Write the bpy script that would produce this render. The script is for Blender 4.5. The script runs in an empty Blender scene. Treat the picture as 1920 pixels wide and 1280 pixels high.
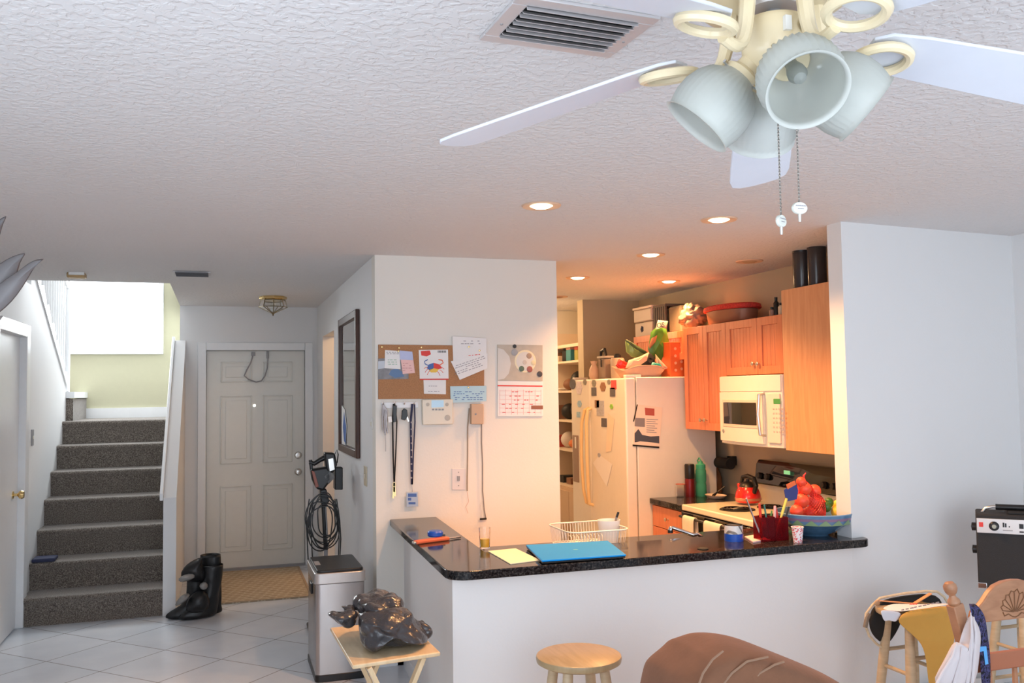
import bpy, bmesh, math, random
from mathutils import Vector, Matrix
random.seed(7)
S = bpy.context.scene
C = S.collection
# ---------------------------------------------------------------- camera
FPX, YAW, PIT, ROL, HC = 1680., .3145, .0562, -.0144, 1.6027
cam = bpy.data.objects.new('camera', bpy.data.cameras.new('camera'))
C.objects.link(cam)
S.camera = cam
cam.data.sensor_width = 36
cam.data.lens = FPX * 36 / 1920
cam.data.clip_start = .02
_fw = Vector((math.sin(YAW) * math.cos(PIT), math.cos(YAW) * math.cos(PIT), math.sin(PIT)))
_rt = Vector((math.cos(YAW), -math.sin(YAW), 0))
_up = _rt.cross(_fw)
_cr, _sr = math.cos(ROL), math.sin(ROL)
_r2 = _rt * _cr + _up * _sr
_u2 = _up * _cr - _rt * _sr
# roll sign follows the survey of the photo
cam.matrix_world = Matrix(((_r2.x, _u2.x, -_fw.x, 0), (_r2.y, _u2.y, -_fw.y, 0), (_r2.z, _u2.z, -_fw.z, HC), (0, 0, 0, 1)))

def ray(px, py):
    return (_r2 * ((px - 960) / FPX) - _u2 * ((py - 640) / FPX) + _fw)
def onZ(px, py, z):
    v = ray(px, py); return Vector((0, 0, HC)) + v * ((z - HC) / v.z)
def onY(px, py, y):
    v = ray(px, py); return Vector((0, 0, HC)) + v * (y / v.y)
def onX(px, py, x):
    v = ray(px, py); return Vector((0, 0, HC)) + v * (x / v.x)

# ---------------------------------------------------------------- view, world, daylight
S.view_settings.view_transform = 'Standard'
S.view_settings.look = 'None'
S.view_settings.exposure = 0.04
S.view_settings.gamma = 1
S.view_settings.use_curve_mapping = False
w = bpy.data.worlds.new('world'); S.world = w; w.use_nodes = True
bg = w.node_tree.nodes['Background']
bg.inputs[0].default_value = (.78, .88, 1, 1); bg.inputs[1].default_value = 1.0

def area(name, loc, direction, sx, sy, power, col):
    l = bpy.data.lights.new(name, 'AREA'); l.shape = 'RECTANGLE'; l.size = sx; l.size_y = sy
    l.energy = power; l.color = col
    o = bpy.data.objects.new(name, l); C.objects.link(o); o.location = loc
    o.rotation_euler = Vector(direction).to_track_quat('-Z', 'Y').to_euler()
    return o
COOL = (.81, .90, 1)
area('daylight_sliding_door', (1.3, -1.35, 1.25), (0, 1, .12), 3.6, 2.1, 92, COOL)
area('daylight_side_window', (-1.2, .9, 1.4), (1, .25, .1), 2.2, 1.6, 42, COOL)
area('daylight_stair_window', (-1.15, 9.66, 2.65), (.12, -1, -.45), 1.2, 1.0, 65, (.9, .96, 1))
area('daylight_upper_hall', (-1.3, 8.4, 4.8), (0, 0, -1), 1.4, 1.8, 30, (.93, .96, 1))
sun = bpy.data.lights.new('sun', 'SUN'); sun.energy = 3.2; sun.angle = .01; sun.color = (1, .86, .66)

# ---------------------------------------------------------------- mesh helpers
class MB:
    def __init__(s): s.v = []; s.f = []; s.m = []; s.mi = 0; s.M = None
    def add(s, vs, fs):
        b = len(s.v)
        for p in vs:
            p = Vector(p)
            if s.M is not None: p = s.M @ p
            s.v.append(p)
        for f in fs: s.f.append([b + i for i in f]); s.m.append(s.mi)
        return s
    def box(s, a, b):
        x0, y0, z0 = a; x1, y1, z1 = b
        if x0 > x1: x0, x1 = x1, x0
        if y0 > y1: y0, y1 = y1, y0
        if z0 > z1: z0, z1 = z1, z0
        return s.add([(x0, y0, z0), (x1, y0, z0), (x1, y1, z0), (x0, y1, z0), (x0, y0, z1), (x1, y0, z1), (x1, y1, z1), (x0, y1, z1)],
                     [(3, 2, 1, 0), (4, 5, 6, 7), (0, 1, 5, 4), (1, 2, 6, 5), (2, 3, 7, 6), (3, 0, 4, 7)])
    def prism(s, pts, off):
        """polygon pts (3D) extruded by vector off"""
        off = Vector(off); n = len(pts); pts = [Vector(p) for p in pts]
        nn = Vector((0, 0, 0))
        for i in range(n): nn += pts[i].cross(pts[(i + 1) % n])
        if nn.dot(off) > 0: pts = pts[::-1]
        vs = pts + [p + off for p in pts]
        fs = [tuple(range(n)), tuple(range(2 * n - 1, n - 1, -1))] + [(i, i + n, (i + 1) % n + n, (i + 1) % n) for i in range(n)]
        return s.add(vs, fs)
    def bar(s, a, b, wx, wy, up=(0, 0, 1)):
        a, b = Vector(a), Vector(b); d = (b - a).normalized(); u = Vector(up)
        if abs(d.dot(u)) > .95: u = Vector((0, 1, 0))
        r = d.cross(u).normalized() * wx / 2; t = r.cross(d).normalized() * wy / 2
        return s.prism([a - r - t, a + r - t, a + r + t, a - r + t], b - a)
    def tube(s, path, r, n=8, closed=False, cap=True):
        path = [Vector(p) for p in path]; k = len(path)
        rr = r if isinstance(r, (list, tuple)) else [r] * k
        vs = []; prev = None
        for i, p in enumerate(path):
            a = path[i - 1] if (i > 0 or closed) else p
            b = path[(i + 1) % k] if (i < k - 1 or closed) else p
            d = (b - a)
            d = d.normalized() if d.length > 1e-9 else Vector((0, 0, 1))
            if prev is None:
                u = Vector((0, 0, 1)) if abs(d.z) < .9 else Vector((1, 0, 0))
                u = (u - d * u.dot(d)).normalized()
            else:
                u = prev - d * prev.dot(d)
                u = u.normalized() if u.length > 1e-6 else prev
            prev = u; v = d.cross(u)
            for j in range(n):
                a_ = 2 * math.pi * j / n
                vs.append(p + (u * math.cos(a_) + v * math.sin(a_)) * rr[i])
        fs = []
        for i in range(k if closed else k - 1):
            for j in range(n):
                i2 = (i + 1) % k
                fs.append((i * n + j, i * n + (j + 1) % n, i2 * n + (j + 1) % n, i2 * n + j))
        if cap and not closed:
            fs.append(tuple(range(n - 1, -1, -1))); fs.append(tuple((k - 1) * n + j for j in range(n)))
        return s.add(vs, fs)
    def lathe(s, prof, c=(0, 0, 0), n=32, ax=(0, 0, 1), sx=1, sy=1, cap=True):
        """prof list of (r, h)"""
        ax = Vector(ax).normalized(); u = Vector((1, 0, 0)) if abs(ax.x) < .9 else Vector((0, 1, 0))
        u = (u - ax * u.dot(ax)).normalized(); v = ax.cross(u); c = Vector(c); vs = []
        for r, h in prof:
            for j in range(n):
                a = 2 * math.pi * j / n
                vs.append(c + ax * h + u * (r * math.cos(a) * sx) + v * (r * math.sin(a) * sy))
        fs = []
        for i in range(len(prof) - 1):
            for j in range(n):
                fs.append((i * n + j, i * n + (j + 1) % n, (i + 1) * n + (j + 1) % n, (i + 1) * n + j))
        if cap:
            if prof[0][0] > 1e-4: fs.append(tuple(range(n - 1, -1, -1)))
            if prof[-1][0] > 1e-4: fs.append(tuple((len(prof) - 1) * n + j for j in range(n)))
        return s.add(vs, fs)
    def cyl(s, a, b, r, r2=None, n=24):
        return s.tube([a, b], [r, r if r2 is None else r2], n)
    def ball(s, c, r, sx=1, sy=1, sz=1, n=20, m=12):
        c = Vector(c)
        vs = [c + Vector((0, 0, -r * sz))]
        for i in range(1, m):
            t = math.pi * i / m
            for j in range(n):
                a = 2 * math.pi * j / n
                vs.append(c + Vector((r * sx * math.sin(t) * math.cos(a), r * sy * math.sin(t) * math.sin(a), -r * sz * math.cos(t))))
        vs.append(c + Vector((0, 0, r * sz))); L = len(vs) - 1
        fs = [(0, 1 + (j + 1) % n, 1 + j) for j in range(n)]
        for i in range(m - 2):
            for j in range(n):
                a = 1 + i * n
                fs.append((a + j, a + (j + 1) % n, a + n + (j + 1) % n, a + n + j))
        a = 1 + (m - 2) * n
        fs += [(L, a + j, a + (j + 1) % n) for j in range(n)]
        return s.add(vs, fs)
    def sheet(s, fn, nu, nv, th=0):
        vs = [Vector(fn(i / nu, j / nv)) for j in range(nv + 1) for i in range(nu + 1)]
        fs = [(j * (nu + 1) + i, j * (nu + 1) + i + 1, (j + 1) * (nu + 1) + i + 1, (j + 1) * (nu + 1) + i) for j in range(nv) for i in range(nu)]
        return s.add(vs, fs)
    def build(s, name, mats, parent=None, bev=0, seg=2, smooth=True, sub=0, solid=0, ang=35, origin=None):
        me = bpy.data.meshes.new(name)
        if parent is not None: o0 = parent_origin(parent)
        elif origin is not None: o0 = Vector(origin)
        else:
            xs = [p.x for p in s.v]; ys = [p.y for p in s.v]; zs = [p.z for p in s.v]
            o0 = Vector(((min(xs) + max(xs)) / 2, (min(ys) + max(ys)) / 2, min(zs)))
        me.from_pydata([p - o0 for p in s.v], [], s.f)
        if not isinstance(mats, (list, tuple)): mats = [mats]
        for m in mats: me.materials.append(m)
        me.polygons.foreach_set('material_index', s.m)
        me.update()
        if smooth:
            me.shade_smooth(); me.set_sharp_from_angle(angle=math.radians(ang))
        ob = bpy.data.objects.new(name, me); C.objects.link(ob)
        if parent is not None: ob.parent = parent
        else: ob.location = o0
        if solid:
            md = ob.modifiers.new('solid', 'SOLIDIFY'); md.thickness = solid; md.offset = 0
        if bev:
            md = ob.modifiers.new('bevel', 'BEVEL'); md.width = bev; md.segments = seg; md.limit_method = 'ANGLE'; md.angle_limit = math.radians(40)
            md.harden_normals = False
        if sub:
            md = ob.modifiers.new('sub', 'SUBSURF'); md.levels = sub; md.render_levels = sub
        return ob
def parent_origin(o):
    p = Vector(o.location)
    while o.parent is not None:
        o = o.parent; p = p + Vector(o.location)
    return p
def tag(o, label, cat, group=None):
    o['label'] = label; o['category'] = cat
    if group: o['group'] = group
    return o
def thing(name, label, cat, loc, group=None):
    o = bpy.data.objects.new(name, None); C.objects.link(o); o.location = loc; o.empty_display_size = .1
    return tag(o, label, cat, group)
def struct(name, mb, m, **k):
    k.setdefault('origin',(0,0,0)); o = mb.build(name, m, **k); o['kind'] = 'structure'; return o
def B(a, b): return MB().box(a, b)

# ---------------------------------------------------------------- materials
def nd(m): return m.node_tree.nodes, m.node_tree.links
def mat(name, col, rough=.5, metal=0, spec=.5, trans=0, ior=1.45, emit=None, es=0, noise=0, nscale=20, bump=0, bscale=200, alpha=1, coat=0, sheen=0, sss=0, vec='Object'):
    m = bpy.data.materials.new(name); m.use_nodes = True; N, L = nd(m); p = N['Principled BSDF']
    c = (*col, 1) if len(col) == 3 else col
    p.inputs['Base Color'].default_value = c
    p.inputs['Roughness'].default_value = rough; p.inputs['Metallic'].default_value = metal
    p.inputs['Specular IOR Level'].default_value = spec
    p.inputs['Transmission Weight'].default_value = trans; p.inputs['IOR'].default_value = ior
    p.inputs['Alpha'].default_value = alpha
    p.inputs['Coat Weight'].default_value = coat
    p.inputs['Sheen Weight'].default_value = sheen
    if emit: p.inputs['Emission Color'].default_value = (*emit, 1); p.inputs['Emission Strength'].default_value = es
    tc = N.new('ShaderNodeTexCoord')
    nz = N.new('ShaderNodeTexNoise'); nz.inputs['Scale'].default_value = nscale; nz.inputs['Detail'].default_value = 4
    L.new(tc.outputs[vec], nz.inputs['Vector'])
    k = noise if noise else .03
    mx = N.new('ShaderNodeMixRGB'); mx.inputs[1].default_value = tuple(x * (1 - k) for x in c[:3]) + (1,)
    mx.inputs[2].default_value = tuple(min(1, x * (1 + k)) for x in c[:3]) + (1,)
    L.new(nz.outputs['Fac'], mx.inputs[0]); L.new(mx.outputs[0], p.inputs['Base Color'])
    if bump:
        n2 = N.new('ShaderNodeTexNoise'); n2.inputs['Scale'].default_value = bscale; n2.inputs['Detail'].default_value = 3
        L.new(tc.outputs[vec], n2.inputs['Vector'])
        bp = N.new('ShaderNodeBump'); bp.inputs['Strength'].default_value = bump; bp.inputs['Distance'].default_value = .004
        L.new(n2.outputs['Fac'], bp.inputs['Height']); L.new(bp.outputs[0], p.inputs['Normal'])
    return m
def ramp(m, src, stops):
    N, L = nd(m); r = N.new('ShaderNodeValToRGB'); e = r.color_ramp.elements
    while len(e) > len(stops): e.remove(e[-1])
    while len(e) < len(stops): e.new(.5)
    for q, (pos, c) in zip(e, stops): q.position = pos; q.color = (*c, 1) if len(c) == 3 else c
    L.new(src, r.inputs[0]); return r
def base(m): return m.node_tree.nodes['Principled BSDF']

m_wall = mat('painted_wall', (.78, .78, .78), .65, noise=.015, nscale=3, bump=.12, bscale=90)
m_warmwall = mat('cream_painted_wall', (.78, .72, .60), .65, noise=.015, nscale=3, bump=.12, bscale=90)
m_pinwall = mat('white_wall_warm_cast', (.78, .75, .69), .65, noise=.015, nscale=3, bump=.12, bscale=90)  # white wall paint with the kitchen lamps' warm glow tinted into its colour
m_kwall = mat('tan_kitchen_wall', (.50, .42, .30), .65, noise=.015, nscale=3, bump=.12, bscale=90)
m_yellow = mat('stair_yellow_paint', (.54, .52, .36), .6, bump=.1, bscale=90)
m_trim = mat('white_gloss_paint', (.82, .83, .84), .32)
m_door = mat('door_paint', (.74, .74, .70), .38)
# ceiling: knockdown stucco
m_ceil = mat('knockdown_ceiling', (.75, .74, .74), .8, noise=.02, nscale=2)
N, L = nd(m_ceil); tc = N.new('ShaderNodeTexCoord')
n1 = N.new('ShaderNodeTexNoise'); n1.inputs['Scale'].default_value = 36; n1.inputs['Detail'].default_value = 3; n1.inputs['Distortion'].default_value = 1.6
n2 = N.new('ShaderNodeTexVoronoi'); n2.inputs['Scale'].default_value = 48; n2.feature = 'SMOOTH_F1'
L.new(tc.outputs['Object'], n1.inputs['Vector']); L.new(tc.outputs['Object'], n2.inputs['Vector'])
mm = N.new('ShaderNodeMath'); mm.operation = 'MULTIPLY'; L.new(n1.outputs['Fac'], mm.inputs[0]); L.new(n2.outputs['Distance'], mm.inputs[1])
rp = ramp(m_ceil, mm.outputs[0], [(.16, (0, 0, 0)), (.27, (1, 1, 1))])
bp = N.new('ShaderNodeBump'); bp.inputs['Strength'].default_value = .6; bp.inputs['Distance'].default_value = .003
L.new(rp.outputs[0], bp.inputs['Height']); L.new(bp.outputs[0], base(m_ceil).inputs['Normal'])
# floor: diagonal white tile
m_floor = mat('white_floor_tile', (.80, .80, .80), .22, spec=.5)
N, L = nd(m_floor); tc = N.new('ShaderNodeTexCoord'); mp = N.new('ShaderNodeMapping')
mp.vector_type = 'TEXTURE'
mp.inputs['Location'].default_value = (-.67, 6.53, 0); mp.inputs['Rotation'].default_value = (0, 0, math.pi / 4)
mp.inputs['Scale'].default_value = (.48, .48, .48)
L.new(tc.outputs['Object'], mp.inputs[0])
br = N.new('ShaderNodeTexBrick'); br.offset = 0; br.inputs['Scale'].default_value = 1
br.inputs['Brick Width'].default_value = 1; br.inputs['Row Height'].default_value = 1
br.inputs['Mortar Size'].default_value = .009; br.inputs['Mortar Smooth'].default_value = .2
br.inputs['Color1'].default_value = (.64, .68, .74, 1); br.inputs['Color2'].default_value = (.68, .71, .77, 1); br.inputs['Mortar'].default_value = (.33, .31, .31, 1)
L.new(mp.outputs[0], br.inputs['Vector'])
nz = N.new('ShaderNodeTexNoise'); nz.inputs['Scale'].default_value = 5; nz.inputs['Detail'].default_value = 6
L.new(tc.outputs['Object'], nz.inputs['Vector'])
rr = ramp(m_floor, nz.outputs['Fac'], [(.3, (.93, .93, .93)), (.7, (1.03, 1.02, 1.0))])
mx = N.new('ShaderNodeMixRGB'); mx.blend_type = 'MULTIPLY'; mx.inputs[0].default_value = 1
L.new(br.outputs['Color'], mx.inputs[1]); L.new(rr.outputs[0], mx.inputs[2]); L.new(mx.outputs[0], base(m_floor).inputs['Base Color'])
bp = N.new('ShaderNodeBump'); bp.inputs['Strength'].default_value = .5; bp.inputs['Distance'].default_value = .002; bp.invert = True
L.new(br.outputs['Fac'], bp.inputs['Height']); L.new(bp.outputs[0], base(m_floor).inputs['Normal'])
# granite
m_granite = mat('black_granite', (.02, .02, .02), .09, spec=.32)
N, L = nd(m_granite); tc = N.new('ShaderNodeTexCoord'); vo = N.new('ShaderNodeTexVoronoi'); vo.inputs['Scale'].default_value = 190
L.new(tc.outputs['Object'], vo.inputs['Vector'])
nz = N.new('ShaderNodeTexNoise'); nz.inputs['Scale'].default_value = 120; nz.inputs['Detail'].default_value = 5; L.new(tc.outputs['Object'], nz.inputs['Vector'])
rr = ramp(m_granite, nz.outputs['Fac'], [(.42, (.006, .006, .007)), (.6, (.035, .031, .03)), (.72, (.10, .085, .075))])
L.new(rr.outputs[0], base(m_granite).inputs['Base Color'])
# carpet
m_carpet = mat('grey_brown_carpet', (.23, .20, .175), .95, spec=.1, sheen=.4)
N, L = nd(m_carpet); tc = N.new('ShaderNodeTexCoord'); nz = N.new('ShaderNodeTexNoise'); nz.inputs['Scale'].default_value = 150; nz.inputs['Detail'].default_value = 6
L.new(tc.outputs['Object'], nz.inputs['Vector'])
rr = ramp(m_carpet, nz.outputs['Fac'], [(.3, (.055, .045, .038)), (.5, (.17, .142, .12)), (.7, (.34, .30, .255))])
L.new(rr.outputs[0], base(m_carpet).inputs['Base Color'])
bp = N.new('ShaderNodeBump'); bp.inputs['Strength'].default_value = .9; bp.inputs['Distance'].default_value = .006
L.new(nz.outputs['Fac'], bp.inputs['Height']); L.new(bp.outputs[0], base(m_carpet).inputs['Normal'])
def wood(name, c1, c2, rough=.4, scale=(1, 1, 1), wave=6, dist=3, coat=0):
    m = mat(name, c1, rough, coat=coat); N, L = nd(m); tc = N.new('ShaderNodeTexCoord'); mp = N.new('ShaderNodeMapping')
    mp.inputs['Scale'].default_value = scale; L.new(tc.outputs['Object'], mp.inputs[0])
    nz = N.new('ShaderNodeTexNoise'); nz.inputs['Scale'].default_value = wave; nz.inputs['Detail'].default_value = 6; nz.inputs['Distortion'].default_value = dist * .3
    L.new(mp.outputs[0], nz.inputs['Vector'])
    r = ramp(m, nz.outputs['Fac'], [(.3, c1), (.7, c2)]); L.new(r.outputs[0], base(m).inputs['Base Color'])
    return m
m_cab = wood('cherry_cabinet_wood', (.60, .19, .09), (.72, .26, .13), .35, (14, 14, 1.2), 3)
m_cabside = wood('maple_cabinet_wood', (.66, .30, .14), (.76, .38, .19), .4, (14, 14, 1.2), 3)
m_cabdark = mat('cabinet_gap', (.10, .035, .02), .7)
m_pine = wood('pine_wood', (.48, .37, .23), (.60, .48, .32), .4, (2, 2, 12), 3)
m_pinetop = wood('pine_stool_top', (.34, .25, .13), (.44, .33, .19), .35, (14, 1.5, 2), 3)
m_oak = wood('oak_chair_wood', (.36, .17, .09), (.47, .24, .13), .38, (3, 3, 10), 3)
m_tray = wood('pale_tray_wood', (.62, .46, .27), (.74, .58, .37), .35, (12, 2, 2), 3)
m_mdark = wood('dark_brown_frame_wood', (.055, .022, .014), (.10, .045, .03), .35, (8, 8, 2), 3)
m_black = mat('black_plastic', (.012, .012, .013), .35)
m_matteblack = mat('matte_black', (.012, .012, .012), .75)
m_blackglass = mat('black_glass', (.008, .008, .009), .06, coat=.5)
m_grey = mat('grey_plastic', (.30, .30, .31), .45)
m_white = mat('white_plastic', (.80, .80, .78), .35)
m_cream = mat('ivory_fan_enamel', (.78, .66, .44), .3, coat=.2)
m_fanblade = mat('white_fan_blade', (.66, .69, .76), .4)
m_appl = mat('almond_white_appliance', (.80, .76, .68), .3, coat=.2)
m_chrome = mat('chrome', (.75, .75, .76), .12, 1)
m_nickel = mat('brushed_nickel', (.58, .56, .53), .3, 1)
m_steel = mat('brushed_stainless_steel', (.46, .43, .42), .24, 1, noise=.05, nscale=3)
m_brass = mat('brass', (.75, .55, .25), .25, 1)
m_alum = mat('painted_aluminium_grille', (.62, .60, .61), .4, .3)
m_glass = mat('clear_glass', (1, 1, 1), .02, trans=1, ior=1.3)
m_mirror = mat('mirror_glass', (.82, .84, .84), .03, 1)
m_paper = mat('white_paper', (.84, .83, .82), .7)
m_paperY = mat('yellow_paper', (.90, .78, .55), .7)
m_paperP = mat('pink_paper', (.86, .55, .52), .7)
m_paperB = mat('pale_blue_paper', (.50, .70, .78), .7)
m_ink = mat('grey_ink', (.32, .30, .33), .8)
m_inkb = mat('blue_ink', (.08, .16, .42), .8)
m_inkr = mat('red_ink', (.72, .06, .05), .6)
m_cork = mat('cork', (.42, .21, .10), .9, noise=.45, nscale=220, bump=.3, bscale=250)
m_red = mat('red_gloss', (.65, .02, .015), .2, coat=.4)
m_redp = mat('red_plastic', (.70, .04, .03), .35)
m_orange = mat('orange_print', (.85, .16, .04), .5)
m_green = mat('green_print', (.08, .22, .03), .35)
m_blue = mat('blue_plastic', (.01, .08, .45), .35)
m_navy = mat('navy_fabric', (.03, .035, .08), .85)
m_dkgreen = mat('lime_skin', (.03, .12, .02), .4)
m_teal = mat('teal_plastic', (.02, .30, .30), .4)
m_yellowf = mat('lemon_skin', (.88, .55, .06), .4, bump=.2, bscale=150)
m_orangef = mat('orange_fruit_skin', (.85, .075, .03), .4, bump=.2, bscale=150)
m_tan = mat('tan_cardboard', (.50, .33, .20), .8)
m_sofa = mat('brown_suede', (.19, .085, .045), .9, noise=.2, nscale=12, bump=.3, bscale=60, sheen=.08)
m_dark = mat('dark_void', (.01, .01, .01), .9)
# ---------------------------------------------------------------- the setting
H = 2.44
Z0 = (0, 0, 0)
XL, XH, YD, YP, XK = -1.33, .88, 8.76, 5.36, 2.05
YF = 3.76
ZC = .855
struct('floor', B((-2.6, -1.7, -.1), (4.6, 10.2, 0)), m_floor, origin=Z0)
cb = MB()
cb.box((-2.6, -1.7, H), (4.6, 7.04, H + .3)); cb.box((-.36, 7.04, H), (4.6, 10.0, H + .3))
struct('ceiling', cb, m_ceil, origin=Z0)
struct('ceiling_upper', B((-2.7, 6.8, 5.0), (-.2, 10.2, 5.1)), m_wall, origin=Z0)
# left wall with a door opening
mb = MB(); DY0, DY1, DZ = 6.28, 7.19, 2.07
mb.box((XL - .12, -1.6, 0), (XL, DY0, H)); mb.box((XL - .12, DY0, DZ), (XL, DY1, H)); mb.box((XL - .12, DY1, 0), (XL, 7.33, H))
# stair side wall under the upper flight
for a, b in (((7.33, 0), (9.0, 1.73)),):
    pass
mb.prism([(XL, 7.33, 0), (XL, 9.02, 0), (XL, 9.02, 1.70), (XL, 7.52, H + .05), (XL, 7.33, H + .05)], (-.12, 0, 0))
struct('wall_left', mb, m_wall, origin=Z0)
# back wall behind the camera with wide door opening, right wall
mb = MB(); mb.box((-2.6, -1.7, 2.15), (4.6, -1.58, H)); mb.box((-2.6, -1.7, 0), (-.6, -1.58, 2.15)); mb.box((3.2, -1.7, 0), (4.6, -1.58, 2.15))
struct('wall_back', mb, m_wall, origin=Z0)
struct('wall_right', B((4.24, -1.6, 0), (4.36, 4.1, H)), m_wall, origin=Z0)
# front door wall
pl, pr_ = onY(386, 900, YD), onY(572, 900, YD)
DX0, DX1 = pl.x, pr_.x
dtop = onY(480, 657, YD).z
mb = MB()
mb.box((-.36, YD, 0), (DX0, YD + .12, H)); mb.box((DX1, YD, 0), (XH + .1, YD + .12, H)); mb.box((DX0, YD, dtop), (DX1, YD + .12, H))
mb.box((-.36, YD + .12, 0), (-.26, 9.9, 5.0))
struct('wall_front_door', mb, m_wall, origin=Z0)
mb = MB(); mb.box((-.36, 7.04, H + .3), (-.26, YD + .2, 5.0))
mb.box((-2.6, 6.92, H + .3), (-.26, 7.04, 5.0)); mb.box((-2.7, 6.92, 0), (-2.58, 10.0, 5.0))
struct('wall_upper_stair', mb, m_wall, origin=Z0)
# stair landing wall with the window
YW = 9.8
wx0, wx1, wz0, wz1 = -1.62, onY(297, 600, YW).x, onY(297, 655, YW).z, 3.25
mb = MB(); mb.box((-2.6, YW, 0), (wx0, YW + .12, 5)); mb.box((wx1, YW, 0), (-.3, YW + .12, 5)); mb.box((wx0, YW, 0), (wx1, YW + .12, wz0)); mb.box((wx0, YW, wz1), (wx1, YW + .12, 5))
struct('wall_stair', mb, m_yellow, origin=Z0)
# hall right wall with an opening to the kitchen passage
mb = MB(); OY0, OY1, OZ = 7.42, 8.28, 2.13
mb.box((XH, YP + .12, 0), (XH + .12, OY0, H)); mb.box((XH, OY0, OZ), (XH + .12, OY1, H)); mb.box((XH, OY1, 0), (XH + .12, YD + .1, H))
struct('wall_hall', mb, m_wall, origin=Z0)
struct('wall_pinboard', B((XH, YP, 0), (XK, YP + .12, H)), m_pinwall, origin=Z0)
mb = MB(); mb.box((XK - .12, YP + .12, 0), (XK, 7.0, H)); mb.box((XH + .12, YD - .02, 0), (3.75, YD + .1, H))
struct('wall_passage', mb, m_warmwall, origin=Z0)
# kitchen walls
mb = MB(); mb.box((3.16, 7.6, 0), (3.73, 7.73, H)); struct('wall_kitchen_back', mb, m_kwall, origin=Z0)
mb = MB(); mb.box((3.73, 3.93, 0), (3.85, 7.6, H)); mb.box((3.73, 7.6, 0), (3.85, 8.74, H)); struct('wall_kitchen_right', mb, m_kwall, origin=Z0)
# front wall right of the bar, slightly skewed as surveyed
fx0 = onY(1576, 410, YF).x
mb = MB(); mb.prism([(fx0, YF, 0), (4.26, YF + .14, 0), (4.26, YF + .25, 0), (fx0, YF + .11, 0)], (0, 0, H))
struct('wall_right_of_bar', mb, m_wall, origin=Z0)
# half wall under the bar
HX = onY(849, 1180, YF).x
mb = MB(); mb.box((HX, YF, 0), (fx0, YF + .12, ZC - .04)); HXF = onY(758, 1100, YP).x; mb.prism([(HX, YF + .12, 0), (HX + .12, YF + .12, 0), (HXF + .12, YP, 0), (HXF, YP, 0)], (0, 0, ZC - .04))
struct('wall_half', mb, m_wall, origin=Z0)
# knee wall by the stairs with its sloping white cap
ky0, ky1 = 7.13, YD
mb = MB(); mb.prism([(-.40, ky0, 0), (-.40, ky1, 0), (-.40, ky1, 2.12), (-.40, ky0, .86)], (.09, 0, 0))
struct('wall_stair_knee', mb, m_wall, origin=Z0)
mb = MB(); mb.prism([(-.425, ky0 - .02, .84), (-.425, ky1, 2.10), (-.425, ky1, 2.155), (-.425, ky0 - .02, .895)], (.024, 0, 0))
struct('trim_1', mb, m_trim, origin=Z0, bev=.004)
# baseboards
mb = MB(); mb.box((XH - .015, YP, 0), (XH, OY0, .09)); mb.box((XH - .015, OY1, 0), (XH, YD, .09)); struct('baseboard_hall', mb, m_trim, origin=Z0)
mb = MB(); mb.box((-1.33, YW - .02, 1.385), (-.37, YW, 1.50)); struct('baseboard_stair', mb, m_trim, origin=Z0)
mb = MB(); mb.box((XH + .12, YP - .015, 0), (HXF, YP, .09)); mb.box((XH, YP - .015, 0), (HXF, YP, .09)); struct('baseboard_pinboard', mb, m_trim, origin=Z0)
mb = MB(); mb.box((HX - .012, YF - .012, 0), (fx0 + .9, YF, .09)); mb.prism([(HX - .012, YF, 0), (HX, YF, 0), (HXF, YP - .02, 0), (HXF - .012, YP - .02, 0)], (0, 0, .09)); struct('baseboard_half', mb, m_trim, origin=Z0)

# left wall door
mb = MB(); mb.box((XL - .07, DY0 + .03, .01), (XL - .03, DY1 - .025, DZ - .02))
d = struct('door_1', mb, m_trim, origin=Z0, bev=.003)
MB().box((XL - .1, DY1 - .06, 0), (XL + .018, DY1 + .06, DZ + .06)).box((XL - .1, DY0 - .06, 0), (XL + .018, DY0 + .03, DZ + .06)).box((XL - .1, DY0 + .03, DZ - .03), (XL + .018, DY1 - .06, DZ + .06)).build('door_frame', m_trim, d, bev=.006)
kb = onX(42, 927, XL + .03)
MB().lathe([(.026, 0), (.026, .006), (.01, .01), (.01, .03), (.026, .042), (.03, .055), (.024, .07), (0, .074)], (XL - .03, kb.y, kb.z), ax=(1, 0, 0), n=20).build('door_knob', m_brass, d)

# front door with six panels
FD = MB(); FD.box((DX0 + .002, YD + .02, .010), (DX1 - .002, YD + .06, dtop - .002))
fd = struct('door_2', FD, m_door, origin=Z0)
def panel(pl_, mt, x0, x1, z0, z1, y, parent):
    m_ = MB(); d_ = .007; b_ = .022
    # raised rim made of four mitred bars and an inner field
    m_.add([(x0, y, z0), (x1, y, z0), (x1, y, z1), (x0, y, z1), (x0 + b_, y + d_, z0 + b_), (x1 - b_, y + d_, z0 + b_), (x1 - b_, y + d_, z1 - b_), (x0 + b_, y + d_, z1 - b_)],
           [(0, 1, 5, 4), (1, 2, 6, 5), (2, 3, 7, 6), (3, 0, 4, 7)])
    return m_
W = DX1 - DX0
dm = MB(); yb = YD + .02
cols = ((.14 * W, .455 * W), (.565 * W, .87 * W))
def zz(py): return onY(480, py, YD).z
rows = ((zz(1032), zz(909)), (zz(868), zz(741)), (zz(716), zz(678)))
for (a, b) in cols:
    for (z0, z1) in rows:
        x0, x1 = DX0 + a, DX0 + b
        t = .012
        for (p, q) in (((x0, z0), (x1, z0 + t)), ((x0, z1 - t), (x1, z1)), ((x0, z0), (x0 + t, z1)), ((x1 - t, z0), (x1, z1))):
            dm.box((p[0], yb - .009, p[1]), (q[0], yb + .002, q[1]))
        dm.box((x0 + .045, yb - .006, z0 + .045), (x1 - .045, yb + .002, z1 - .045))
dm.build('door_panel', m_door, fd, bev=.004)
fr = MB(); cw = .075
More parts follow.
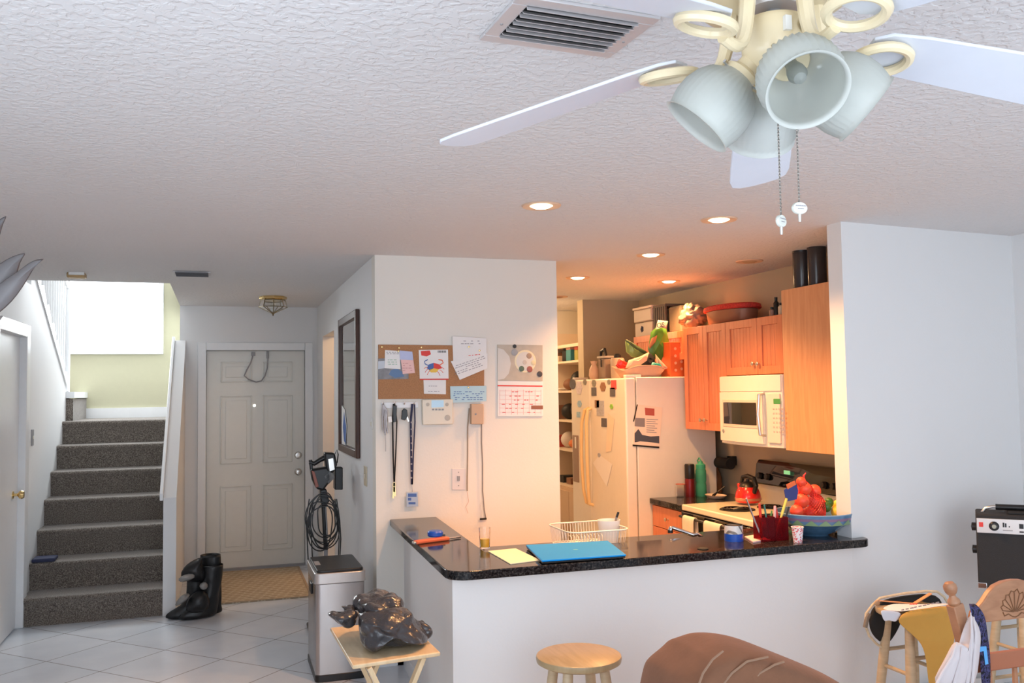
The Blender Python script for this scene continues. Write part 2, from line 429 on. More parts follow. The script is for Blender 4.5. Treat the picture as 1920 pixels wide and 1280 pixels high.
fr.box((DX0 - cw, YD - .018, 0), (DX0, YD + .05, dtop + cw)); fr.box((DX1, YD - .018, 0), (DX1 + cw, YD + .05, dtop + cw)); fr.box((DX0, YD - .018, dtop), (DX1, YD + .05, dtop + cw))
fr.build('door_frame', m_trim, fd, bev=.006)
for py, nm in ((853, 'deadbolt'), (884, 'door_knob')):
    p = onY(559, py, yb)
    o = MB().lathe([(.034, 0), (.034, .006), (.03, .012), (.018, .016), (.018, .03), (.028, .04), (.028, .055), (.02, .062), (0, .064)] if nm == 'door_knob' else [(.034, 0), (.034, .008), (.026, .02), (.012, .022), (.012, .03), (0, .03)], p, ax=(0, -1, 0), n=24).build(nm, m_nickel, fd)
p = onY(477, 760, yb)
MB().lathe([(.012, 0), (.012, .004), (.007, .006)], p, ax=(0, -1, 0), n=16).build('peephole', mat('peephole_light', (.9, .9, .85), .3, emit=(1, 1, .92), es=2.5), fd)
struct('wall_light_block', B((-.3, YD + .121, 0), (1.1, YD + .2, H)), m_dark)  # added dark box behind the front door, stops light leaking round its edges
# threshold
MB().box((DX0, YD - .02, 0), (DX1, YD + .1, .02)).build('threshold', m_grey, fd)
# hanging door loop
pts = [onY(x, y, yb - .02) for x, y in ((475, 664), (470, 680), (462, 695), (458, 704), (466, 711), (480, 716), (490, 714), (497, 704), (501, 690), (502, 675), (502, 660))]
t = thing('door_strap', 'grey looped cable strap hanging from the top of the front door', 'strap', (pts[5].x, yb - .02, pts[5].z))
MB().tube(pts, .006, 8).build('strap_loop', m_grey, t)
MB().tube([pts[-1] + Vector((0, 0, -.06)), pts[-1] + Vector((0, 0, .01))], .011, 10).build('strap_grip', m_grey, t)
q = pts[0]; MB().box((q.x - .018, q.y - .012, q.z - .015), (q.x + .018, yb, q.z + .02)).build('hook', m_grey, t, bev=.004)

# stair window
wm = MB()
t_ = .05
wm.box((wx0 - t_, YW - .03, wz0 - t_), (wx1 + t_, YW + .08, wz0)).box((wx0 - t_, YW - .03, wz1), (wx1 + t_, YW + .08, wz1 + t_)).box((wx0 - t_, YW - .03, wz0), (wx0, YW + .08, wz1)).box((wx1, YW - .03, wz0), (wx1 + t_, YW + .08, wz1))
wo = struct('window_1', wm, m_trim, origin=Z0, bev=.004)
m_sheer = mat('bright_window_sheer', (.9, .93, .95), .6, emit=(.93, .98, 1), es=2.2)
MB().box((wx0, YW + .06, wz0), (wx1, YW + .07, wz1)).build('window_pane', m_sheer, wo)
pass

# stairs: carpeted lower flight, landing, upper flight
Y0, RUN, RISE = 7.16, .272, .2
prof = [(Y0, 0)]
for i in range(7):
    y, z = Y0 + RUN * i, RISE * (i + 1)
    if i: prof.append((y - .002, z - RISE))
    prof += [(y - .004, z - .05), (y - .018, z - .034), (y - .024, z - .016), (y - .018, z - .004), (y - .006, z)]
prof += [(9.8, 1.4), (9.8, 0)]
mb = MB(); mb.prism([(-.40, y, z) for y, z in prof], (XL + .40, 0, 0))
st = struct('stairs', mb, m_carpet, origin=Z0, ang=60)
# extra landing step to the left and the upper flight
mb = MB(); mb.box((-2.58, 8.95, 1.35), (-1.27, YW, 1.6)); 
pf = [(9.02, 1.6)]
for i in range(7):
    y, z = 9.02 - .27 * i, 1.6 + .19 * (i + 1); pf += [(y, z), (y - .27, z)]
pf += [(7.13, 2.7), (9.02, 1.3)]
mb.prism([(-2.58, y, z) for y, z in pf], (-XL + 0 - .0 + 2.58 - .12 - 2.66 + 1.2 - 0 if False else 1.13, 0, 0))
MBu = mb
struct('stairs_upper', MBu, m_carpet, origin=Z0, ang=60)
mb = MB(); mb.box((-1.34, 8.93, 1.6), (-1.16, 8.97, 1.66)).box((-1.34, 8.92, 1.60), (-1.2, 9.0, 1.645))
struct('trim_2', B((-1.36, 8.94, 1.605), (-1.26, YW, 1.66)), m_trim, origin=Z0)
# stringer cap along the upper flight: stepped white edge
mb = MB()
a, b = Vector((XL + .012, 9.04, 1.70)), Vector((XL + .012, 7.40, 2.60))
for i in range(7):
    p = a.lerp(b, i / 7); q = a.lerp(b, (i + 1) / 7)
    mb.prism([(XL + .012, p.y, p.z - .05), (XL + .012, q.y, q.z - .05), (XL + .012, q.y, q.z + .0), (XL + .012, (p.y + q.y) / 2, q.z + .015), (XL + .012, p.y, p.z + .03)], (-.06, 0, 0))
struct('trim_3', mb, m_trim, origin=Z0)
bt = thing('stair_balustrade', 'white balustrade of turned spindles along the upper stair flight', 'banister', (XL - .03, 8.2, 1.7))
for i in range(14):
    f = (i + .5) / 14; p = a.lerp(b, f)
    x = XL - .03
    MB().lathe([(.016, 0), (.016, .1), (.011, .12), (.019, .17), (.012, .3), (.015, .45), (.012, .6), (.017, .68), (.012, .72), (.016, .8), (.016, .9)], (x, p.y, p.z - .0), n=10).build('spindle', m_trim, bt)
p, q = a + Vector((-.04, .04, .9)), b + Vector((-.04, -.1, .9))
MB().bar(p, q, .06, .05).build('handrail', m_trim, bt, bev=.012)
MB().box((XL - .075, 9.02, 1.6), (XL + .01, 9.10, 2.75)).lathe([(.03, 0), (.05, .03), (.05, .06), (.0, .1)], (XL - .03, 9.06, 2.75), n=16).build('newel_post', m_trim, bt, bev=.004)
# ---------------------------------------------------------------- ceiling fan
FC = Vector((.9016, 1.2918, 2.141))
fan = thing('ceiling_fan', 'white five-blade ceiling fan with ivory arms and four frosted lamp shades', 'ceiling fan', (FC.x, FC.y, 2.1))
ph = 2.2855
m_frost = mat('frosted_ribbed_glass', (.70, .72, .68), .35, trans=.45, ior=1.2, spec=.4, coat=.15)
MB().lathe([(0, 2.44), (.075, 2.44), (.075, 2.40), (.05, 2.385), (.02, 2.38), (.02, 2.345), (.10, 2.34), (.135, 2.33), (.14, 2.29), (.125, 2.262), (.06, 2.255), (0, 2.255)][::-1], (FC.x, FC.y, 0), n=40).build('motor_housing', m_cream, fan)
MB().lathe([(0, 2.225), (.012, 2.225), (.012, 2.27), (0, 2.27)], (FC.x, FC.y, 0), n=16).build('shaft', m_grey, fan)
MB().lathe([(0, 2.25), (.05, 2.248), (.052, 2.256), (0, 2.258)], (FC.x, FC.y, 0), n=24).build('motor_plate', m_alum, fan)
sw = MB().lathe([(0, 2.148), (.03, 2.148), (.046, 2.16), (.055, 2.175), (.056, 2.222), (.05, 2.231), (0, 2.234)], (FC.x, FC.y, 0), n=36).build('switch_housing', m_cream, fan)
q = Vector((FC.x - .013, FC.y - .0545, 2.205)); MB().box((q.x - .006, q.y - .006, q.z - .012), (q.x + .006, q.y + .002, q.z + .012)).build('reverse_switch', m_white, sw)
MB().lathe([(0, 0), (.018, 0), (.02, .002), (.02, .004)], (FC.x + .028, FC.y - .053, 2.205), ax=(.3, -1, 0), n=20, sy=.7).build('name_plate', m_white, sw)
def bez(p0, p1, p2, p3, n=10):
    return [p0 * (1 - t) ** 3 + p1 * 3 * t * (1 - t) ** 2 + p2 * 3 * t * t * (1 - t) + p3 * t ** 3 for t in [i / n for i in range(n + 1)]]
for k in range(5):
    an = ph - k * math.radians(72)
    z = Vector((.025, .009, 1)).normalized(); fu = (Vector((1, 0, 0)) - z * z.x).normalized(); fv = z.cross(fu)
    r = fu * math.cos(an) + fv * math.sin(an); s_ = -fu * math.sin(an) + fv * math.cos(an)
    pit = math.radians(12); s2 = s_ * math.cos(pit) - z * math.sin(pit); n2 = s2.cross(r).normalized() * -1
    if n2.z < 0: n2 = -n2
    # iron arm: curved tube out of the motor, then an oval ring under the blade
    base_ = Vector((.897, 1.289, 2.105)) - z * 2.105
    p = bez(base_ + r * .075 + z * 2.262, base_ + r * .085 + z * 2.15, base_ + r * .10 + z * 2.150, base_ + r * .145 + z * 2.163, 12)
    arm = MB().tube(p, [.014, .0135, .013, .0125, .012, .012, .0115, .011, .0105, .010, .010, .010, .011], 10).build('blade_arm', m_cream, fan)
    rc = base_ + r * .190 + z * 2.170
    MB().tube([rc + r * (.048 * math.cos(a)) + s2 * (.040 * math.sin(a)) for a in [2 * math.pi * i / 28 for i in range(28)]], .009, 8, closed=True).build('ring', m_cream, arm)
    # blade
    prof = [(.165, .030), (.19, .050), (.25, .058), (.40, .064), (.55, .069), (.62, .070), (.655, .064), (.6695, .045), (.6745, .02)]
    pts = [(a, b) for a, b in prof] + [(a, -b) for a, b in prof[::-1]]
    MB().prism([base_ + z * (2.183 - .069 * (a - .19) / .47) + r * a + s2 * b for a, b in pts], n2 * .006).build('blade', m_fanblade, fan, bev=.0015)
# light kit: four fitters and ribbed glass shades
for k, (az, tilt) in enumerate(((-107, 45), (-20, 52), (66, 50), (150, 42))):
    a = math.radians(az + 2); r = Vector((math.cos(a), math.sin(a), 0)); z = Vector((0, 0, 1))
    tl = math.radians(tilt); ax = (r * math.sin(tl) - z * math.cos(tl)).normalized()
    st_ = Vector((FC.x, FC.y, 2.168)) + r * .035
    f = MB().lathe([(.016, -.02), (.018, .0), (.02, .022), (.031, .03), (.033, .048), (.031, .05), (0, .05)], st_, ax=ax, n=24).build('lamp_fitter', m_cream, fan)
    for j in range(3):
        aj = 2 * math.pi * j / 3 + .5; u = ax.orthogonal().normalized(); v = ax.cross(u)
        pp = st_ + ax * .04; d_ = u * math.cos(aj) + v * math.sin(aj)
        MB().tube([pp + d_ * .03, pp + d_ * .042], .0035, 8).build('thumb_screw', m_chrome, f)
    nn = 72
    prof = [(.029, .036), (.035, .045), (.050, .057), (.061, .075), (.067, .097), (.067, .120), (.063, .138), (.0625, .146), (.066, .150)]
    inn = [(r_ - .0028, h_) for r_, h_ in prof[::-1]]
    vs = []; u = ax.orthogonal().normalized(); v = ax.cross(u); full = prof + inn
    for i, (rr_, hh) in enumerate(full):
        for j in range(nn):
            aa = 2 * math.pi * j / nn
            rib = .0022 * (1 if j % 2 else -1) if 1 < i < 7 else 0
            vs.append(st_ + ax * hh + (u * math.cos(aa) + v * math.sin(aa)) * (rr_ + rib))
    fs = [(i * nn + j, i * nn + (j + 1) % nn, (i + 1) * nn + (j + 1) % nn, (i + 1) * nn + j) for i in range(len(full) - 1) for j in range(nn)]
    g = MB().add(vs, fs).build('lamp_shade', m_frost, fan, ang=80)
    MB().lathe([(.010, .045), (.010, .06), (.015, .08), (.016, .092), (.010, .106), (0, .112)], st_, ax=ax, n=20).build('bulb', mat('frosted_bulb', (.45, .48, .46), .3, trans=.5, ior=1.2), g)
m_chain = mat('bead_chain', (.22, .2, .18), .3, .8)
m_tagp = mat('pull_tag', (.62, .63, .57), .35)
for (x0, y0, x1, y1, rot) in ((1459, 240, 1464, 402, .5), (1494, 245, 1498, 378, 0)):
    dep = 1.27 if rot else 1.25
    p0 = onY(x0, y0, dep); p1 = onY(x1, y1, dep); p1 = Vector((p0.x, p0.y, p1.z)); top = Vector((p0.x, p0.y, 2.17))
    ch = MB().tube([top, p1], .0012, 6)
    n_ = int((top.z - p1.z) / .006)
    for i in range(n_):
        ch.ball((p0.x, p0.y, p1.z + .006 * i), .0021, n=6, m=4)
    co = ch.build('pull_chain', m_chain, fan)
    d_ = Vector((math.sin(rot), -math.cos(rot), 0))
    MB().lathe([(0, -.003), (.0135, -.003), (.0145, 0), (.0135, .003), (0, .003)], p1 + Vector((0, 0, -.011)), ax=d_, n=24, sx=1, sy=.72).build('pull_tag', m_tagp, co)
    MB().tube([p1 + Vector((0, 0, -.021)), p1 + Vector((0, 0, -.034))], [.003, .0022], 8).build('chain_end', m_nickel, co)
    tx = MB(); u_ = Vector((math.cos(rot), math.sin(rot), 0)); cc = p1 + Vector((0, 0, -.008)) + d_ * .0034
    for j, wl in enumerate((.018, .010)):
        xx = -wl / 2
        while xx < wl / 2:
            l_ = random.uniform(.0012, .003); o = cc + u_ * xx - Vector((0, 0, .005 * j))
            tx.prism([o, o + u_ * l_, o + u_ * l_ + Vector((0, 0, .0014)), o + Vector((0, 0, .0014))], d_ * .0003); xx += l_ + .0008
    tx.build('tag_print', m_ink, co)

# ---------------------------------------------------------------- big ceiling return vent
v00, v10 = Vector((.577, 1.992, 0)), Vector((.921, 2.013, 0)); ux = (v10 - v00).normalized(); uy = Vector((ux.y, -ux.x, 0)); Lx = (v10 - v00).length; Ly = .25
def vp(a, b, z): return v00 + ux * a + uy * b + Vector((0, 0, z))
vent = thing('ceiling_vent', 'large aluminium louvred air vent in the ceiling beside the fan', 'vent', tuple(vp(Lx / 2, Ly / 2, 2.43)))
fwid = .036
def vbar(m_, a0, b0, a1, b1, z0, z1): return m_.prism([vp(a0, b0, z0), vp(a1, b0, z0), vp(a1, b1, z0), vp(a0, b1, z0)], (0, 0, z1 - z0))
m_ = MB()
vbar(m_, 0, 0, Lx, fwid, 2.432, 2.4399); vbar(m_, 0, Ly - fwid, Lx, Ly, 2.432, 2.4399); vbar(m_, 0, fwid, fwid, Ly - fwid, 2.432, 2.4399); vbar(m_, Lx - fwid, fwid, Lx, Ly - fwid, 2.432, 2.4399)
m_.build('frame', m_alum, vent, bev=.002)
m_ = MB(); vbar(m_, fwid, fwid, Lx - fwid, Ly - fwid, 2.4375, 2.4395); m_.build('duct_opening', m_dark, vent)
n_ = 9
for i in range(n_):
    b_ = fwid + .008 + (Ly - 2 * fwid - .012) * i / (n_ - 1)
    m_ = MB(); p0 = vp(fwid, b_, 2.425); p1 = vp(Lx - fwid, b_, 2.425)
    sl = uy * -.012 + Vector((0, 0, .011)) if i % 2 else uy * -.004 + Vector((0, 0, .011))
    m_.prism([p0, p1, p1 + sl, p0 + sl], uy * .0018 + Vector((0, 0, .0006))); m_.build('louvre', m_alum, vent)
for a_ in (.017, Lx - .017):
    m_ = MB(); m_.lathe([(.004, 0), (.003, -.002), (0, -.002)][::-1], vp(a_, Ly * .5 - .02, 2.4325), n=12); m_.build('screw', m_grey, vent)
# specks on the ceiling are paint pores of the knockdown, left to the bump

# small foyer vent, smoke detector, foyer lamp
a, b, c_, d_ = [onZ(x, y, H) for x, y in ((328, 507), (390, 507), (395, 515), (332, 515))]
v = thing('ceiling_register', 'small dark louvred air register in the ceiling before the stairs', 'vent', (a.x + .1, a.y, H - .01))
MB().box((a.x - .015, c_.y - .01, H - .008), (b.x + .015, a.y + .02, H - .0005)).build('frame', m_alum, v, bev=.002)
MB().box((a.x, c_.y + .006, H - .012), (b.x, a.y + .004, H - .008)).build('grille_back', m_dark, v)
m_ = MB()
for i in range(5):
    y_ = c_.y + .01 + (a.y - c_.y - .01) * i / 4; m_.box((a.x, y_ - .002, H - .016), (b.x, y_ + .002, H - .010))
m_.build('louvre', mat('dark_louvre', (.12, .12, .13), .5), v)
c_ = onZ(144, 512, H)
v = thing('smoke_detector', 'small yellowed square detector on the ceiling by the stairwell', 'detector', (c_.x, c_.y, H - .03))
MB().box((c_.x - .055, c_.y - .055, H - .035), (c_.x + .055, c_.y + .055, H - .0005)).build('cover', mat('aged_plastic', (.45, .30, .14), .5), v, bev=.008)
MB().box((c_.x - .04, c_.y - .075, H - .02), (c_.x + .055, c_.y - .056, H - .0005)).build('mounting_plate', m_white, v, bev=.002)
c_ = onZ(512, 556, H) 
v = thing('foyer_lamp', 'brass and glass faceted flush lamp on the foyer ceiling', 'lamp', (c_.x, c_.y, H - .13))
MB().lathe([(0, H - .03), (.10, H - .03), (.115, H - .02), (.115, H - .0005), (0, H - .0005)], (c_.x, c_.y, 0), n=8).build('canopy', m_brass, v, bev=.002)
m_brz = mat('dark_brass_came', (.25, .20, .12), .35, .8)
m_lg = mat('lamp_glass', (.9, .92, .9), .08, trans=.85, ior=1.1)
pf = [(.10, H - .032), (.118, H - .09), (.012, H - .14)]
MB().lathe(pf, (c_.x, c_.y, 0), n=8, cap=False).build('glass_panel', m_lg, v, smooth=False)
m_ = MB()
for j in range(8):
    a = 2 * math.pi * j / 8; pts = [Vector((c_.x + r_ * math.cos(a), c_.y + r_ * math.sin(a), z_)) for r_, z_ in pf]; m_.tube(pts, .0035, 6)
for r_, z_ in pf[:2]: m_.tube([Vector((c_.x + r_ * math.cos(2 * math.pi * j / 8), c_.y + r_ * math.sin(2 * math.pi * j / 8), z_)) for j in range(8)], .0035, 6, closed=True)
m_.lathe([(.012, H - .135), (.014, H - .142), (.005, H - .152), (.008, H - .158), (0, H - .165)][::-1], (c_.x, c_.y, 0), n=12)
m_.build('frame', m_brz, v)
MB().ball((c_.x, c_.y, H - .075), .028).build('bulb', m_white, v)

# ---------------------------------------------------------------- recessed cans
m_can = mat('lit_can_lamp', (1, .8, .5), .5, emit=(1, .80, .48), es=14)
m_cantrim = mat('can_trim', (.74, .50, .34), .4)
WARM = (1, .48, .18)
names_ = [((1015, 385), 1, 'lit recessed downlight nearest the ceiling vent, farthest left of the bar lights'), ((1348, 411), 1, 'lit recessed downlight closest to the wall right of the bar'),
          ((1220, 477), 1, 'lit recessed downlight in the middle of the kitchen ceiling'), ((1083, 520), 1, 'lit recessed downlight in front of the pantry'),
          ((1254, 527), 1, 'lit recessed downlight above the fridge side, farthest back'), ((1405, 489), 0, 'unlit recessed downlight over the stove side of the kitchen'),
          ((1046, 556), 0, 'unlit recessed downlight by the end of the cream pinboard wall')]
PW = [14, 22, 20, 8, 12]
for i, ((x, y), lit, lb) in enumerate(names_):
    c_ = onZ(x, y, H)
    t = thing('recessed_light', lb, 'ceiling light', (c_.x, c_.y, H - .01), 'recessed lights over the bar and kitchen')
    MB().lathe([(.052, H - .004), (.085, H - .007), (.09, H - .0005), (.05, H - .0005)], (c_.x, c_.y, 0), n=36, cap=False).build('trim_ring', m_cantrim, t)
    MB().lathe([(0, H - .012), (.035, H - .011), (.054, H - .001)], (c_.x, c_.y, 0), n=32, cap=False).build('bulb', m_can if lit else m_tan, t)
    if lit:
        l = bpy.data.lights.new('can_lamp', 'SPOT'); l.energy = PW[i] * 6.3; l.color = WARM; l.spot_size = math.radians(132); l.spot_blend = .7; l.shadow_soft_size = .05
        o = bpy.data.objects.new('can_lamp', l); C.objects.link(o); o.location = (c_.x, c_.y, H - .03)
l = bpy.data.lights.new('pantry_lamp', 'POINT'); l.energy = 22; l.color = (1, .62, .32); l.shadow_soft_size = .08
o = bpy.data.objects.new('pantry_lamp', l); C.objects.link(o); o.location = (2.5, 8.1, 2.3)
l = bpy.data.lights.new('passage_fill_light', 'POINT'); l.energy = 12; l.color = (1, .62, .32); l.shadow_soft_size = .08  # unseen light added to warm the passage behind the hall opening
o = bpy.data.objects.new('passage_fill_light', l); C.objects.link(o); o.location = (1.5, 7.8, 2.3)

# ---------------------------------------------------------------- petal lamp at the left edge
t = thing('petal_floor_lamp', 'grey torchiere lamp with pointed petal shade at left edge', 'lamp', (-1.02, 2.9, 0))
pc = onY(-30, 520, 2.9); 
m_pet = mat('smoky_petal', (.20, .19, .195), .5)
PET = [((-60, 640), (-20, 606), (0, 591), (22, 572), (46, 540), (62, 512), (76, 488), (98, 477), (78, 478), (58, 486), (36, 506), (10, 520), (-40, 560)),
       ((-60, 600), (-50, 540), (-20, 505), (4, 488), (26, 474), (62, 464), (48, 478), (40, 500), (34, 530), (10, 560), (-30, 590)),
       ((-60, 560), (-56, 480), (-30, 430), (-4, 408), (24, 392), (10, 412), (4, 440), (-8, 480), (-30, 520)),
       ((-120, 600), (-140, 540), (-150, 480), (-175, 440), (-130, 460), (-95, 500), (-70, 560), (-70, 610)),
       ((-100, 560), (-105, 480), (-90, 430), (-80, 390), (-60, 430), (-50, 490), (-60, 560))]
for i_, (pl_, dy_) in enumerate(zip(PET, (-.07, -.02, .05, -.02, .06))):
    P5 = [onY(x, y, 2.9 + dy_) for x, y in pl_]; c5 = sum(P5, Vector()) / len(P5); n5 = len(P5)
    vs = [c5 + Vector((0, -.035, 0))] + [c5.lerp(p, .6) + Vector((0, -.024, 0)) for p in P5] + P5 + [c5.lerp(p, .6) + Vector((0, -.018, 0)) for p in P5] + [c5 + Vector((0, -.029, 0))]
    fs = [(0, 1 + j, 1 + (j + 1) % n5) for j in range(n5)]
    for k in (0, 1): fs += [(1 + k * n5 + j, 1 + (k + 1) * n5 + j, 1 + (k + 1) * n5 + (j + 1) % n5, 1 + k * n5 + (j + 1) % n5) for j in range(n5)]
    fs += [(1 + 3 * n5, 1 + 2 * n5 + (j + 1) % n5, 1 + 2 * n5 + j) for j in range(n5)]
    MB().add(vs, fs).build('petal', m_pet, t, sub=1, ang=180)
MB().lathe([(.13, 0), (.14, .01), (.13, .03), (.02, .04), (.011, .06), (.011, pc.z - .16), (.03, pc.z - .14), (.05, pc.z - .11), (0, pc.z - .10)], (pc.x, pc.y, 0), n=24).build('pole', m_grey, t)
t.location = (pc.x, pc.y, 0)
for ch in t.children:
    ch.location = Vector((-1.02, 2.9, 0)) - Vector((pc.x, pc.y, 0))
# ---------------------------------------------------------------- granite bar
def arc(cx, cy, r, a0, a1, n=8):
    return [(cx + r * math.cos(math.radians(a0 + (a1 - a0) * i / n)), cy + r * math.sin(math.radians(a0 + (a1 - a0) * i / n))) for i in range(n + 1)]
bx0 = onZ(838, 1070, ZC).x; by0 = 3.675; bx1 = onZ(1628, 1008, ZC).x; bxi = 1.185; byi = onZ(1240, 1011, ZC).y
R_ = .09
out = arc(bx0 + R_, by0 + R_, R_, 180, 270) + arc(bx1 - .06, by0 + .06 + .02, .06, 270, 360, 6)
out += [(bx1, YF + .01), (fx0 + .01, YF - .002), (fx0 - .002, YF - .002), (fx0 - .002, YF + .112), (fx0 + .05, YF + .125), (fx0 + .05, byi), (bxi, byi), (onY(818, 978, YP).x, YP - .002), (onY(731, 984, YP).x, YP - .002)]
m_ = MB().prism([(x, y, ZC - .038) for x, y in out], (0, 0, .038))
bar_ = tag(m_.build('bar_countertop', m_granite, bev=.005, seg=3), 'polished black granite L-shaped bar top on the white half wall', 'countertop')

def tri(p, u, w, d): return p + u * w + Vector((0, 0, 0))
def onbar(x, y, dz=0): p = onZ(x, y, ZC + dz); return p
def poly_on(px, z, th, name, m, parent=None, **k):
    pts = [onZ(x, y, z) for x, y in px]
    return MB().prism(pts, (0, 0, th)).build(name, m, parent, **k)

# laptop
lt = [onbar(x, y, .02) for x, y in ((986, 1021), (1140, 1013), (1174, 1039), (1016, 1050))]
cen = sum(lt, Vector()) / 4
lp = thing('laptop', 'closed bright blue laptop lying on the granite bar', 'laptop', (cen.x, cen.y, ZC))
m_lap = mat('blue_laptop_lid', (.002, .26, .72), .5, spec=.25)
def inset(pts, k): c = sum(pts, Vector()) / len(pts); return [c + (p - c) * k for p in pts]
MB().prism([Vector((p.x, p.y, ZC + .012)) for p in lt], (0, 0, .008)).build('lid', m_lap, lp, bev=.003, seg=3)
MB().prism([Vector((p.x, p.y, ZC + .004)) for p in inset(lt, .985)], (0, 0, .0075)).build('base', m_black, lp, bev=.002)
for p in inset(lt, .86): MB().lathe([(.006, 0), (.007, .004), (0, .004)], (p.x, p.y, ZC), n=12).build('rubber_foot', m_black, lp)
MB().lathe([(.012, 0), (.012, .0004), (0, .0004)], (cen.x, cen.y, ZC + .02), n=20).build('round_emblem', mat('pale_blue_emblem', (.10, .42, .62), .3), lp)

# papers
pp = [onbar(x, y) for x, y in ((915, 1034), (967, 1029), (1013, 1051), (957, 1058))]
tag(MB().prism(pp, (0, 0, .004)).build('paper_pad', m_paperY, bev=.0008), 'pale yellow paper pad on the bar left of the laptop', 'paper')

# juice glass
g = onbar(909, 1027); gr = .028; gh = .098
t = thing('juice_glass', 'clear drinking glass half full of orange juice on the bar', 'glass', g)
MB().lathe([(0, .0), (gr * .86, .0), (gr, gh), (gr - .0025, gh), (gr * .86 - .0025, .006), (0, .006)], g, n=36, cap=False).build('glass', m_glass, t)
MB().lathe([(0, .0065), (gr * .86 - .003, .0065), (gr * .91 - .003, gh * .45), (0, gh * .45)], g, n=36).build('juice', mat('orange_juice', (.95, .50, .05), .25), t)

# box cutter with a blue tape measure on it
a, b = onbar(778, 1020), onbar(840, 1012)
t = thing('utility_knife', 'orange and grey utility knife on the left arm of the bar', 'knife', (a + b) / 2)
MB().bar(a + Vector((0, 0, .009)), b + Vector((0, 0, .009)), .038, .018).build('handle', mat('orange_rubber', (.60, .12, .05), .5), t, bev=.006, seg=3)
MB().bar(b + Vector((-.005, 0, .008)), b + (b - a).normalized() * .075 + Vector((0, .01, .006)), .02, .006).build('blade', m_steel, t, bev=.001)
MB().bar(a - (b - a).normalized() * .012 + Vector((0, 0, .008)), a + Vector((.004, 0, .008)), .025, .012).build('end_cap', m_nickel, t, bev=.003)
c_ = onbar(818, 1013)
t = thing('tape_measure', 'small dark blue round tape measure on the knife on the bar', 'tape measure', c_ + Vector((0, .02, .018)))
MB().lathe([(0, 0), (.034, 0), (.040, .006), (.040, .022), (.034, .029), (0, .03)], c_ + Vector((0, .02, .018)), n=28).build('case', m_blue, t)
MB().box((c_.x + .02, c_.y - .005, c_.z + .02), (c_.x + .046, c_.y + .012, c_.z + .028)).build('tape_tab', m_black, t)

# pop-up cover (round black disc)
c_ = onbar(1318, 1029)
t = tag(MB().lathe([(0, 0), (.024, 0), (.026, .003), (.022, .006), (.012, .0065), (0, .005)], c_, n=32).build('round_disc', m_matteblack, origin=c_), 'small round black disc lying on the bar right of the laptop', 'disc')

# tape rolls: blue roll below, clear/brown packing roll on top
c_ = onbar(1376, 1013)
def roll(name, c, ro, ri, h, m1, lb, core):
    t = thing(name, lb, 'tape', c)
    MB().lathe([(ri + .003, 0), (ro, 0), (ro, h), (ri + .003, h)], c, n=44, cap=False).build('tape_wind', m1, t)
    MB().lathe([(ri, 0), (ri + .0032, 0), (ri + .0032, h), (ri, h)], c, n=44, cap=False).build('core', core, t)
    m = MB().lathe([(ri, h), (ro, h)], c, n=44, cap=False); m.lathe([(ro, 0), (ri, 0)], c, n=44, cap=False); m.build('roll_side', m1, t)
    return t
roll('blue_tape_roll', c_, .046, .036, .036, m_blue, 'blue painter\'s tape roll lying on the bar under a patterned roll', m_tan)
m_pat = mat('grey_patterned_tape', (.72, .70, .66), .3, coat=.4)
N, L = nd(m_pat); tc = N.new('ShaderNodeTexCoord'); wv = N.new('ShaderNodeTexWave'); wv.inputs['Scale'].default_value = 12; wv.bands_direction = 'DIAGONAL'; wv.inputs['Distortion'].default_value = 2
L.new(tc.outputs['Object'], wv.inputs[0]); rr_ = ramp(m_pat, wv.outputs['Fac'], [(.1, (.22, .20, .18)), (.2, (.75, .74, .72))]); L.new(rr_.outputs[0], base(m_pat).inputs['Base Color'])
roll('patterned_tape_roll', c_ + Vector((0, 0, .0363)), .045, .034, .040, m_pat, 'grey diagonal patterned tape roll stacked on the blue tape roll', m_tan)

# pink note pad
pp = [onbar(x, y) for x, y in ((1396, 1008), (1425, 1003), (1439, 1013), (1412, 1018))]
tag(MB().prism(pp, (0, 0, .008)).build('note_pad', m_paperP, bev=.001), 'pink sticky note pad on the bar beside the blue tape', 'note pad')
a = onbar(1440, 1013); 
tag(MB().tube([a + Vector((-.03, 0, .004)), a + Vector((.01, -.004, .004))], [.004, .0035], 8).build('eraser_stub', mat('pale_eraser', (.8, .6, .5), .6), bev=0), 'short pale stub beside the pink note pad', 'eraser')

# pen organiser: two translucent red compartments
m_redglass = mat('dark_red_translucent_plastic', (.36, .02, .03), .1, trans=.8, ior=1.15)
c_ = onbar(1446, 1012)
t = thing('pen_organizer', 'translucent dark red pen organizer with two compartments full of pens', 'pen holder', c_)
ux_ = Vector((1, .02, 0)).normalized(); uy_ = Vector((-.02, 1, 0)).normalized()
def wbox(name, o, w, d, h, th, m, parent):
    m_ = MB()
    def P(a, b, z): return o + ux_ * a + uy_ * b + Vector((0, 0, z))
    def bx(a0, b0, a1, b1, z0, z1): m_.prism([P(a0, b0, z0), P(a1, b0, z0), P(a1, b1, z0), P(a0, b1, z0)], (0, 0, z1 - z0))
    bx(-w / 2, -d / 2, w / 2, d / 2, 0, th); bx(-w / 2, -d / 2, w / 2, -d / 2 + th, th, h); bx(-w / 2, d / 2 - th, w / 2, d / 2, th, h)
    bx(-w / 2, -d / 2 + th, -w / 2 + th, d / 2 - th, th, h); bx(w / 2 - th, -d / 2 + th, w / 2, d / 2 - th, th, h)
    return m_.build(name, m, parent, bev=.001)
for sx_, h_ in ((-.0385, .118), (.0385, .112)): wbox('compartment', c_ + ux_ * sx_, .076, .075, h_, .003, m_redglass, t)
